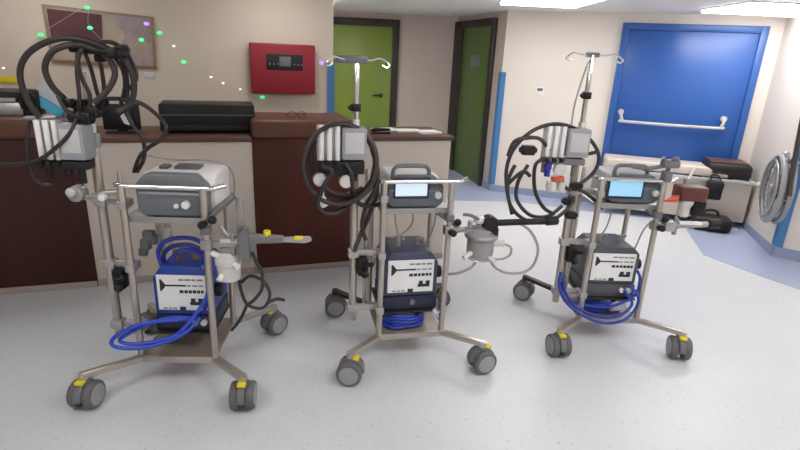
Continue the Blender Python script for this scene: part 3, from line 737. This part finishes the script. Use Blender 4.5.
o = m.build('hose_hanger', 'black'); o.location = cw(0, v); o.rotation_euler = (0, 0, CARTS[0][2]); tag(o, 'black hanger bar carrying the hose loops at the top of left mast', 'hanger')
for (px, py, ly, s_, lab) in ((86, 118, -.05, .026, 'black hose connector touching the top of the left blender grey box'), (122, 50, .02, .022, 'black hose connector at the right end of the left hanger bar'), (100, 58, .02, .016, 'small black hose connector under the left hanger bar')):
    bit(0, px, py, ly, s_, 'black', 'hose_connector', lab, group=CG)
hose('power_cable', 0, [[(139, 153, .06), (156, 157, .12), (180, 160, .2), (206, 160, .3), (226, 165, .32), (234, 178, .34), (234, 196, .36)]], 'tube', ['thin grey cable draped over the white left console'], 'cable', None, r=.004)
# middle cart coil
hose('gas_hose', 1, [
    ring(340, 164, 37, 41, -.10, -.03, .3, 2.0, 14, .1, -.06),
    ring(343, 160, 31, 35, -.04, .0, 1.1, 1.6, 14, -.2, .1),
    [(365, 132, -.02), (374, 146, -.01), (377, 164, .0), (373, 184, .01), (362, 196, .02), (350, 200, .0), (330, 204, -.06), (314, 198, -.09)],
    [(372, 150, -.03), (378, 172, .0), (374, 192, .02), (366, 206, .04), (362, 226, .05), (366, 240, .04)],
    ], 'rubber_b', ['largest round coil of black hose around the middle cart blender', 'second round coil of black hose around the middle cart blender, slightly smaller', 'black hose thickening the right side of the middle coil', 'black hose falling from the middle coil along the mast'], 'hose', HG, r=.011)
hose('gas_hose', 1, [
    [(322, 166, -.10), (332, 172, -.11), (322, 190, -.11), (318, 206, -.1), (330, 214, -.08), (348, 206, -.05), (358, 190, .0)],
    [(346, 164, -.08), (352, 176, -.09), (352, 192, -.06), (360, 204, .0), (372, 206, .04), (384, 202, .1)],
    [(374, 174, .0), (377, 190, .04), (369, 216, .06), (360, 236, .05), (354, 252, .02)],
    ], 'rubber', ['black hose loop hanging in front of the two middle cart gauges', 'black hose bending from the middle blender to its console', 'black hose trailing down the mast beside the middle cart front post'], 'hose', HG, r=.012)
# right cart coil
hose('gas_hose', 2, [
    [(512, 214, -.08), (507, 190, -.09), (507, 166, -.09), (516, 146, -.09), (534, 130, -.08), (556, 124, -.06), (578, 130, -.04), (593, 143, -.02), (599, 158, .0), (594, 172, .0), (580, 184, -.01), (568, 190, -.02)],
    [(508, 156, -.09), (514, 142, -.10), (526, 138, -.10), (540, 139, -.09), (549, 150, -.05)],
    [(515, 165, -.08), (508, 182, -.09), (510, 204, -.09), (522, 218, -.08), (540, 223, -.06), (556, 218, -.04), (570, 206, -.02), (574, 196, -.01)],
    [(528, 165, -.06), (518, 182, -.08), (517, 200, -.08), (530, 215, -.07), (548, 216, -.06), (562, 206, -.03)],
    ], 'rubber_b', ['widest black hose loop round the right cart blender', 'short black hose branch at the upper left of the right coil', 'second black hose loop of the right coil, low on the left', 'innermost black hose loop of the right coil'], 'hose', HG, r=.0105)
hose('gas_hose', 2, [
    [(545, 158, -.09), (536, 164, -.10), (534, 178, -.10), (536, 194, -.09), (544, 208, -.08), (554, 214, -.05)],
    [(560, 176, -.06), (566, 188, -.04), (580, 190, -.01), (592, 198, .02), (602, 208, .05)],
    [(506, 186, -.09), (522, 172, -.09), (530, 176, -.08)],
    [(574, 146, .0), (582, 154, -.02), (597, 152, -.01)],
    ], 'rubber', ['short black hose hanging under the right blender violet fitting', 'black hose running from the right blender to its console', 'short black hose crossing the left side of the right coil', 'short black hose joining the right coil beside the blue door edge'], 'hose', HG, r=.0105)
for (px, py, ly, s_, lab) in ((528, 150, -.08, .035, 'large black hose connector at the upper left of the right coil'), (576, 186, -.02, .028, 'black hose connector beside the right cart mast, below blender'), (568, 201, .0, .028, 'black hose connector on the right mast, under the upper one'), (571, 215, .01, .028, 'lowest black hose connector on the right cart mast')):
    bit(2, px, py, ly, s_, 'black', 'hose_connector', lab, group=CG, hz=.75)
hose('power_cable', 2, [[(596, 53, .054), (588, 64, .04), (580, 86, .02), (574, 108, .0), (571, 128, -.01)]], 'tube', ['thin grey cable hanging from the right drip pole'], 'cable', None, r=.005)

# blue water hoses
BG = 'blue water hoses on the carts'
hose('water_hose', 0, [
    [(196, 318, .02), (178, 320, -.03), (150, 322, -.08), (126, 330, -.10), (112, 340, -.11), (116, 347, -.11), (140, 348, -.10), (166, 342, -.08), (186, 332, -.05), (200, 318, .02)],
    [(189, 318, .02), (170, 318, -.02), (146, 325, -.06), (126, 335, -.08), (120, 341, -.09), (132, 344, -.09), (158, 341, -.08), (180, 332, -.06), (200, 308, -.01), (207, 296, .0)],
    ], 'bhose', ['outer blue hose loop drooping over the front of the left cart tray', 'inner blue hose loop drooping over the front of the left cart tray'], 'hose', BG, r=.0095)
hose('water_hose', 0, [
    [(162, 266, .09), (158, 252, .10), (164, 242, .11), (178, 238, .12), (194, 239, .12), (204, 246, .11), (206, 258, .10)],
    [(166, 268, .12), (164, 254, .13), (174, 246, .14), (190, 245, .14), (202, 252, .13), (203, 266, .12)],
    [(170, 262, .07), (178, 252, .07), (192, 251, .08), (204, 258, .08), (207, 272, .05)],
    [(206, 248, .06), (209, 270, .03), (208, 292, .01), (204, 312, .01)],
    ], 'bhose_d', ['outermost blue hose arch on top of the bright blue cabinet', 'middle blue hose arch on top of the bright blue cabinet', 'smallest front blue hose arch on the bright blue cabinet', 'blue hose running down behind the left cart right front post'], 'hose', BG, r=.0105)
v0 = [(392 + 16 * math.cos(a), 0, 0) for a in (0,)]
def flat_coil(i, cx_, cy_, rx, ry, z0, turns, label, grow=-.12):
    mb = MB(); pts = []; N = int(14 * turns)
    for k in range(N + 1):
        a = 2 * PI * k / 14 + 2.; f = k / N; g = 1 + .18 * math.sin(k * 1.7) * .35 + grow * (f * 2 % 1)
        pts.append((cx_ + rx * g * math.cos(a), cy_ + ry * g * math.sin(a), z0 + .072 * f + .004 * math.sin(k * 2.3)))
    mb.tube(pts, .0105, n=10, sub=4); o = mb.build('water_hose', 'bhose_m'); at_cart(i, o); return tag(o, label, 'hose', BG)
flat_coil(1, -.025, .12, .125, .10, .164, 4.5, 'blue hose coiled flat on the middle cart tray')
flat_coil(2, .005, .14, .13, .10, .164, 4.0, 'blue hose coiled flat on the right cart tray')
hose('water_hose', 2, [
    [(561, 272, .0), (559, 286, -.02), (566, 302, -.04), (582, 315, -.05), (604, 323, -.06), (624, 320, -.05), (636, 308, -.03), (638, 296, -.02), (630, 286, .02)],
    [(563, 278, .02), (566, 294, .0), (578, 308, -.02), (598, 316, -.04), (618, 316, -.04), (632, 304, -.02), (624, 290, .02)],
    [(561, 282, .03), (570, 300, .02), (590, 306, .0), (612, 306, -.01), (634, 296, .0), (640, 280, .02), (637, 270, .05)],
    ], 'bhose_m', ['lowest blue hose loop drooping over the right cart tray', 'middle blue hose loop drooping over the right cart tray', 'highest blue hose loop at the right cart, under its cabinet'], 'hose', BG, r=.009)
m = MB(); v = CL(2, 618, 308, .0); m.prism([(v.x - .04, v.z - .03), (v.x + .045, v.z - .02), (v.x + .05, v.z + .015), (v.x + .01, v.z + .03), (v.x - .035, v.z + .005)], v.y + .01, v.y + .05, .006); o = m.build('cable_tag', 'pale'); at_cart(2, o); tag(o, 'pale tag among the blue hoses on the right cart tray', 'tag')
m = MB(); v = CL(1, 437, 314, .03); m.cyl((-.02, 0, .03), (.02, 0, -.03), .012, bev=.003).cyl((-.018, 0, .0), (.026, 0, .012), .012, bev=.003)
o = m.build('hose_coupling', 'pale'); o.location = cw(1, v); tag(o, 'pale hose coupling beside the blue coil on the middle cart', 'coupling')
# --- oxygenators on the right holder arms
def oxy(i, label):
    px, py, ly = [(228, 252, .02), (482, 228, .02), (688, 200, .02)][i]
    base = CL(i, px, py, ly)
    t = thing('oxygenator', label, 'oxygenator', cw(i, base), CARTS[i][2], 'oxygenators on the right holder arms')
    if i == 0:
        m = MB(); m.lathe([(.035, -.145), (.052, -.135), (.056, -.06), (.062, -.055), (.062, -.03), (.05, -.02), (.03, .0)], (0, 0, 0)); m.build('housing', 'milky', t)
        m = MB(); m.cyl((-.04, -.01, -.02), (-.075, -.01, .0), .015); m.build('port', 'white', t); m = MB(); m.cyl((.02, -.03, -.04), (.06, -.06, -.05), .013); m.build('port', 'white', t); m = MB(); m.cyl((-.02, -.04, -.10), (-.03, -.07, -.115), .013); m.build('port', 'white', t)
        m = MB(); m.box((-.03, -.02, -.004), (.03, .02, .028), .006); m.build('clip', 'galv', t)
        m = MB(); m.cyl((-.03, -.01, .055), (.075, -.01, .06), .018, n=18, bev=.004); m.build('side_cylinder', 'pgrey', t)
    elif i == 1:
        m = MB(); m.lathe([(.04, -.185), (.066, -.175), (.075, -.13), (.075, -.06), (.085, -.055), (.085, -.03), (.07, -.02), (.055, .0), (.02, .006)], (0, 0, 0)); m.build('housing', 'clear', t); m = MB(); m.cyl((0, 0, -.165), (0, 0, -.035), .048, n=24, bev=.006); m.build('fibre_core', 'mixgrey', t)
        m = MB(); m.lathe([(.088, -.052), (.092, -.045), (.092, -.035), (.088, -.03)]); m.build('clamp_ring', 'galv', t)
        m = MB(); m.lathe([(.014, 0), (.014, .03), (.03, .034), (.034, .05), (.026, .064), (.01, .068)], (-.02, 0, 0)); m.build('top_knob', 'milky', t)
        m = MB(); m.cyl((.06, -.03, -.08), (.12, -.05, -.075), .016); m.build('port', 'milky', t); m = MB(); m.cyl((-.06, -.03, -.13), (-.11, -.05, -.15), .014); m.build('port', 'milky', t); m = MB(); m.cyl((.03, -.05, -.15), (.06, -.08, -.17), .013); m.build('port', 'milky', t)
        m = MB(); m.tube([(.10, -.045, -.075), (.16, -.04, -.10), (.17, -.03, -.15), (.12, -.03, -.175), (.05, -.04, -.165)], .007, sub=6); m.build('clear_tube', 'tube', t)
        m = MB(); m.tube([(-.12, -.02, .085), (-.08, -.02, .08), (-.03, -.02, .055)], .009, sub=4).tube([(-.16, -.02, -.01), (-.10, -.02, .005), (-.02, -.02, .02)], .011, sub=3); m.build('lever', 'housing', t)
    else:
        m = MB(); m.box((-.075, -.05, .0), (.085, .06, .085), .014); m.build('head_block', 'maroon', t)
        m = MB(); m.lathe([(.022, -.10), (.03, -.09), (.03, -.04), (.042, -.02), (.042, .004)], (-.01, 0, 0)); m.build('chamber', 'milky', t)
        m = MB(); m.cyl((-.07, -.02, .02), (-.11, -.03, .01), .015); m.build('port', 'orange', t); m = MB(); m.cyl((-.10, -.03, .012), (-.155, -.04, .0), .022, .006); m.build('port', 'orange', t)
        m = MB(); m.box((.03, -.03, -.09), (.10, .05, -.002), .01); m.build('motor', 'black', t)
    return t
oxy(0, 'milky white oxygenator hanging right of the bright blue cabinet')
oxy(1, 'clear oxygenator with looped tube between the middle and right carts')
oxy(2, 'dark red topped oxygenator at the right cart, near the couch')
def crank(i, label):
    a, b = [((248, 239), (312, 239.5)), ((490, 223), (549, 221)), ((668, 225.5), (711, 224))][i]
    ly = .0
    p = CL(i, *a, ly); q = CL(i, *b, ly)
    t = thing('hand_crank', label, 'hand crank', cw(i, p), CARTS[i][2], 'hand cranks on the right holder arms')
    L_ = q.x - p.x; dz = q.z - p.z
    if i == 0:
        m = MB(); m.prism([(-.04, -.022), (L_ * .55, -.012 + dz * .5), (L_ * .55, .016 + dz * .5), (-.04, .026)], -.022, .022, .006); m.build('body', 'darkmetal', t)
        m = MB(); m.prism([(L_ * .52, -.008), (L_ * .9, -.016 + dz), (L_, -.004 + dz), (L_ * .97, .014 + dz), (L_ * .52, .012)], -.014, .014, .004); m.build('handle', 'alum', t)
        m = MB(); m.cyl((L_ * .30, 0, .02), (L_ * .30, 0, .045), .017, n=18, bev=.004); m.build('yellow_knob', 'yellow', t)
        m = MB(); m.box((L_ * .72, -.016, .004), (L_ * .86, .016, .019), .004); m.build('yellow_grip', 'yellow', t)
        m = MB(); m.box((-.045, -.03, -.10), (.01, .03, .03), .010).box((.0, -.02, -.06), (.035, .02, -.015), .006); m.build('clamp', 'housing', t)
    else:
        m = MB(); m.cyl((.03, 0, 0), (L_, 0, dz), .018 if i == 1 else .017, n=16, bev=.004); m.build('body', 'black' if i == 1 else 'galv', t)
        m = MB(); m.cyl((0, -.03, 0), (0, .04, 0), .042, n=24, bev=.008) if i == 1 else m.box((-.03, -.03, -.03), (.03, .03, .03), .008); m.build('drive_head', 'black' if i == 1 else 'alum', t)
        m = MB(); m.cyl((L_ - .02, 0, dz), (L_ + .05, 0, dz + .003), .026, n=18, bev=.006); m.build('grip', 'black', t)
        if i == 1: m = MB(); m.box((-.01, -.03, -.09), (.045, .02, -.02), .008); m.build('clamp', 'black', t)
        else: m = MB(); m.box((.06, -.02, .012), (L_ * .75, .015, .028), .004); m.build('light_strip', 'white', t)
    return t
crank(0, 'grey hand crank with yellow knobs sticking out right of left cart')
crank(1, 'black hand crank reaching from the clear oxygenator towards the right cart')
crank(2, 'grey hand crank sticking out right of the right cart, below dark red block')
TG = 'dark tubing below the oxygenators'
hose('circuit_tube', 0, [
    [(252, 250, .0), (256, 262, .0), (262, 272, .0), (262, 288, .02), (255, 299, .03), (247, 305, .05)],
    [(236, 262, .05), (241, 290, .06), (248, 305, .06), (262, 308, .05), (269, 300, .04), (269, 290, .04), (262, 280, .04), (250, 276, .06), (242, 282, .08)],
    [(247, 305, .07), (240, 320, .08), (232, 330, .1)],
    [(266, 304, .05), (276, 299, .08), (284, 300, .12)],
    ], 'rubber_b', ['dark tube hanging straight down from the left cart hand crank', 'widest dark tube loop hanging below the left cart hand crank', 'dark tube end running down behind the left cart rear caster', 'short dark tube end pointing right above the left cart rear caster'], 'tube', TG, r=.0085)
hose('circuit_tube', 1, [
    [(476, 262, .0), (470, 268, .0), (458, 273, .02), (446, 274, .05)],
    [(490, 260, .0), (496, 268, .0), (508, 273, .0), (524, 272, .0), (534, 264, .0), (538, 248, .0), (531, 232, .0), (520, 224, .0), (508, 222, .0)],
    ], 'tube', ['short grey tube from the clear oxygenator towards the middle cart post', 'large grey tube loop hanging between the middle and right carts'], 'tube', TG, r=.008)
for i, pth in ((1, [[(395, 212, .1), (396, 225, .1), (400, 244, .12)], [(413, 212, .2), (412, 224, .2), (402, 234, .18), (390, 238, .16)], [(436, 212, .12), (434, 226, .14), (428, 240, .16), (420, 247, .18)]]),
               (2, [[(612, 210, .12), (607, 226, .12), (598, 240, .14)], [(660, 215, .05), (645, 228, .08), (636, 246, .1), (630, 258, .12)]])):
    hose('power_cable', i, pth, 'tube', ['%s grey cable hanging under the %s cart console' % (k, WHERE[i]) for k in ('leftmost', 'second', 'rightmost')] if i == 1 else ['left grey cable under the right cart console', 'right grey cable under the right cart console'], 'cable', 'cables under the consoles', r=.005)
# dark fittings between cabinet and shelf on left cart
m = MB(); v = CL(0, 150, 240, .18)
m.box((-.03, -.02, .0), (.025, .02, .05), .006).box((-.045, -.02, -.05), (-.0, .02, .005), .006).box((.0, -.018, -.02), (.035, .018, .03), .006).box((-.06, -.015, -.085), (-.02, .015, -.045), .006)
o = m.build('valve_block', 'housing'); o.location = cw(0, v); tag(o, 'dark valve block under the left cart console', 'valve')
m = MB(); v = CL(0, 168, 238, .16); m.cyl((0, 0, -.05), (0, 0, .06), .021, n=18, bev=.004).cyl((0, 0, .06), (0, 0, .075), .012, n=14, bev=.003).cyl((0, 0, .0), (.035, -.01, .01), .009, n=12); o = m.build('filter_cylinder', 'milky'); o.location = cw(0, v); tag(o, 'milky filter cylinder above the blue hose arches on left cart', 'filter')
# left rail bracket knob on left cart
t = thing('rail_clamp', 'pale round rail clamp at the left end of left cart rail', 'clamp', cw(0, CL(0, 78, 193, .0)), CARTS[0][2])
m = MB(); m.cyl((0, -.03, 0), (0, .03, 0), .036, n=24, bev=.008); m.build('knob', 'galv', t)
m = MB(); m.ball((-.012, -.034, .01), .022, (1, .6, 1)); m.build('knob_cap', 'pgrey', t)
m = MB(); m.tube([(.01, 0, -.02), (.07, .0, -.012), (.12, .0, .005), (.17, .01, .01)], .013, sub=3).box((.05, -.02, -.035), (.10, .02, -.015), .005); m.build('bracket_arm', 'galv', t)
m = MB(); m.cyl((.115, -.035, -.01), (.115, .0, -.01), .016, n=16, bev=.003); m.build('clamp_screw', 'white', t)
# lever set on the right cart rail
t = thing('lever_clamp', 'dark lever clamp on the rail right of the blue lit screen', 'clamp', cw(2, CL(2, 666, 178, .0)), CARTS[2][2])
m = MB(); m.box((-.02, -.03, -.02), (.02, .03, .04), .006).cyl((0, 0, .03), (0, 0, .085), .013).box((-.04, -.03, .06), (.055, .03, .10), .012); m.build('clamp_body', 'housing', t)
m = MB(); m.tube([(.0, 0, .075), (-.06, 0, .06), (-.13, 0, .05), (-.2, .02, .055)], .011, sub=4).tube([(-.02, 0, .09), (-.04, 0, .115)], .012, sub=1).ball((.035, 0, .105), .02); m.build('lever', 'housing', t)

# ------------------------------------------------------------------ couch before the blue door
q0 = D0 - DB * .42
def qx(px, py): return (on_wall(px, py, q0, q0 + DU) - q0).dot(DU), on_wall(px, py, q0, q0 + DU).z
xl_, zt = qx(606, 158); xr_, _ = qx(757, 178)
_, zrail = qx(700, 178); zt = zrail + .10
o_ = q0 + DU * xl_
t = thing('examination_couch', 'cream examination couch with white frame before the blue door', 'couch', (o_.x, o_.y, 0), math.atan2(DU.y, DU.x))
w = xr_ - xl_
m = MB(); m.box((0, -.0, zrail + .02), (w - .25, .36, zt + .02), .025, 4); m.build('mattress', 'tan', t)
m = MB(); m.box((0, -.015, zrail - .025), (w + .04, .005, zrail + .012), .005).box((0, .34, zrail - .025), (w, .365, zrail + .012), .005).box((0, 0, zrail - .02), (.03, .36, zrail + .01), .004).box((w - .03, 0, zrail - .02), (w, .36, zrail + .01), .004); m.build('side_rail', 'pgrey', t)
m = MB(); m.box((.02, .03, .07), (w - .01, .06, zrail - .02), .008); m.build('front_panel', 'tan', t)
m = MB(); m.ball((w + .03, -.01, zrail - .01), .035); m.build('rail_end_knob', 'pgrey', t)
for xx in (.08, w * .56, w - .42):
    for yy in (.02, .33):
        m = MB(); m.cyl((xx, yy, 0), (xx, yy, zrail - .01), .014); m.build('leg', 'galv', t)
m = MB(); xs, _z = qx(690, 172); xs -= xl_; m.tube([(xs + .03, -.02, zrail + .12), (xs, -.02, zrail - .02)], .014, sub=1); m.build('side_strut', 'white', t)
xp0, zp1 = qx(709, 160); xp1, _ = qx(757, 160); xp0 -= xl_; xp1 -= xl_
t2 = thing('head_bolster', 'dark padded bolster on the right end of the cream couch', 'bolster', (o_ + DU * ((xp0 + xp1) / 2)) + Vector((0, 0, zrail + .012)), math.atan2(DU.y, DU.x))
hw = (xp1 - xp0) / 2
m = MB(); m.box((-hw, .0, 0), (hw, .34, .165), .05, 4); m.build('pad', 'pad', t2)
m = MB(); m.box((-hw + .03, .03, .160), (hw - .04, .31, .178), .01, 2); m.build('top_cover', 'ledge', t2)
# black bag + box under couch
bpos = on_wall(716, 205, q0 - DB * .24, q0 + DU - DB * .24); t = thing('floor_bag', 'black bag on the floor against the cream couch front', 'bag', (bpos.x, bpos.y, .003), math.atan2(DU.y, DU.x))
m = MB(); m.box((-.17, -.02, 0), (.20, .22, .15), .05, 4); m.build('bag_body', 'pad', t)
m = MB(); m.tube([(-.08, .1, .12), (-.05, .1, .20), (.05, .1, .20), (.08, .1, .12)], .012); m.build('bag_handle', 'black', t)
m = MB(); m.box((-.05, -.035, .03), (.15, -.015, .10), .008); m.build('bag_pocket', 'black', t)
bpos = on_wall(714, 190, q0 - DB * .10, q0 + DU - DB * .10); t = thing('hanging_pouch', 'black pouch hanging from the couch rail under the bolster', 'pouch', bpos, math.atan2(DU.y, DU.x))
m = MB(); m.box((-.08, -.04, -.10), (.075, .04, .10), .02, 3); m.build('pouch_body', 'black', t)
m = MB(); m.box((-.08, -.046, .02), (.076, .042, .085), .012); m.build('pouch_flap', 'pad', t)
m = MB(); m.tube([(-.05, 0, .09), (-.03, .08, .14), (.03, .08, .14), (.05, 0, .09)], .008); m.build('strap', 'black', t)

# ------------------------------------------------------------------ folded wheelchair against the corner wall
SN = Vector((SU.y, -SU.x, 0)); SN = SN if SN.dot(Vector((-1, -.2, 0))) > 0 else -SN     # into the room
pl = rc0 + SN * .16
vt, vb = on_wall(775, 151, pl, pl + SU), on_wall(770, 227, pl, pl + SU)
RW = (vt.z - vb.z) / 2 - .02; wc = (vt + vb) / 2
t = thing('wheelchair', 'folded grey wheelchair hung on the wall behind the blue corner guard', 'wheelchair', wc, math.atan2(SU.y, SU.x) - .09)
sgn = 1 if Vector((-SU.y, SU.x, 0)).dot(SN) > 0 else -1        # local y*sgn points into the room, x runs away along the wall
def circ(r, y, n=32): return [(r * math.cos(2 * PI * k / n), y, r * math.sin(2 * PI * k / n)) for k in range(n)]
def wheel(y):
    r = RW
    m = MB(); m.tube(circ(r, y), .021, closed=True, sub=2); tw = m.build('wheel', 'hub', t)
    m = MB(); m.tube(circ(r * .92, y), .017, closed=True, sub=2); m.build('rim', 'mixgrey', tw)
    m = MB(); m.tube(circ(r * .88, y + sgn * .035), .010, closed=True, sub=2); m.build('push_rim', 'galv', tw)
    m = MB()
    for k in range(20):
        a = 2 * PI * k / 20; m.cyl((.03 * math.cos(a + .5), y, .03 * math.sin(a + .5)), (r * .92 * math.cos(a), y, r * .92 * math.sin(a)), .005, n=6)
    m.build('spokes', 'alum', tw)
    m = MB(); m.cyl((0, y - .03, 0), (0, y + .03, 0), .045, n=18, bev=.005); m.build('hub', 'galv', tw)
wheel(0.); wheel(-sgn * .07)
pf = [on_wall(px, py, pl, pl + SU) - wc for px, py in ((786, 196), (790, 160), (796, 122), (800, 104))]
pf = [(v.x * SU.x + v.y * SU.y, -sgn * .05, v.z) for v in pf]
m = MB(); m.tube(pf, .020, sub=4); m.build('back_tube', 'frame', t)
x_, _y, z_ = pf[-1]
m = MB(); m.tube([(x_, -sgn * .05, z_ - .02), (x_ - .03, -sgn * .05, z_ + .05), (x_ - .10, -sgn * .05, z_ + .07), (x_ - .17, -sgn * .05, z_ + .065)], .020, sub=4); m.build('push_grip', 'black', t)
m = MB(); m.tube([(pf[0][0], -sgn * .05, pf[0][2]), (0, -sgn * .05, 0), (.22, -sgn * .05, .06), (RW + .10, -sgn * .05, .08)], .014, sub=4); m.build('side_frame', 'galv', t)
m = MB(); m.tube([(pf[1][0] + .04, -sgn * .05, pf[1][2]), (-.02, -sgn * .05, RW * .88), (.05, -sgn * .05, RW * 1.02)], .016, sub=4).ball((.05, -sgn * .04, RW * 1.03), .036); m.build('armrest', 'galv', t)
m = MB(); m.tube([(RW + .14 + .06 * math.cos(2 * PI * k / 16), -sgn * .05, .06 + .06 * math.sin(2 * PI * k / 16)) for k in range(16)], .016, closed=True, sub=2); m.build('front_wheel', 'pgrey', t)
m = MB(); m.box((-.16, -sgn * .07 - .012, -.10), (.14, -sgn * .07 + .012, .16), .008); m.build('folded_seat', 'pad', t)
m = MB(); m.cyl((0, -sgn * .16, RW * .86), (0, sgn * .03, RW * .86), .014).cyl((0, sgn * .03, RW * .86), (0, sgn * .035, RW * .86 + .04), .014); o = m.build('wall_hook', 'galv'); o.location = wc; o.rotation_euler = t.rotation_euler
tag(o, 'grey wall hook carrying the folded wheelchair', 'hook')

# ------------------------------------------------------------------ world & view
wd_ = bpy.data.worlds.new('world'); sc.world = wd_; wd_.use_nodes = True
wd_.node_tree.nodes['Background'].inputs['Color'].default_value = (.9, .92, 1, 1)
wd_.node_tree.nodes['Background'].inputs['Strength'].default_value = .3
sc.view_settings.view_transform = 'Standard'; sc.view_settings.look = 'None'
sc.view_settings.gamma = 1; sc.view_settings.use_curve_mapping = False
sc.view_settings.exposure = 0.64
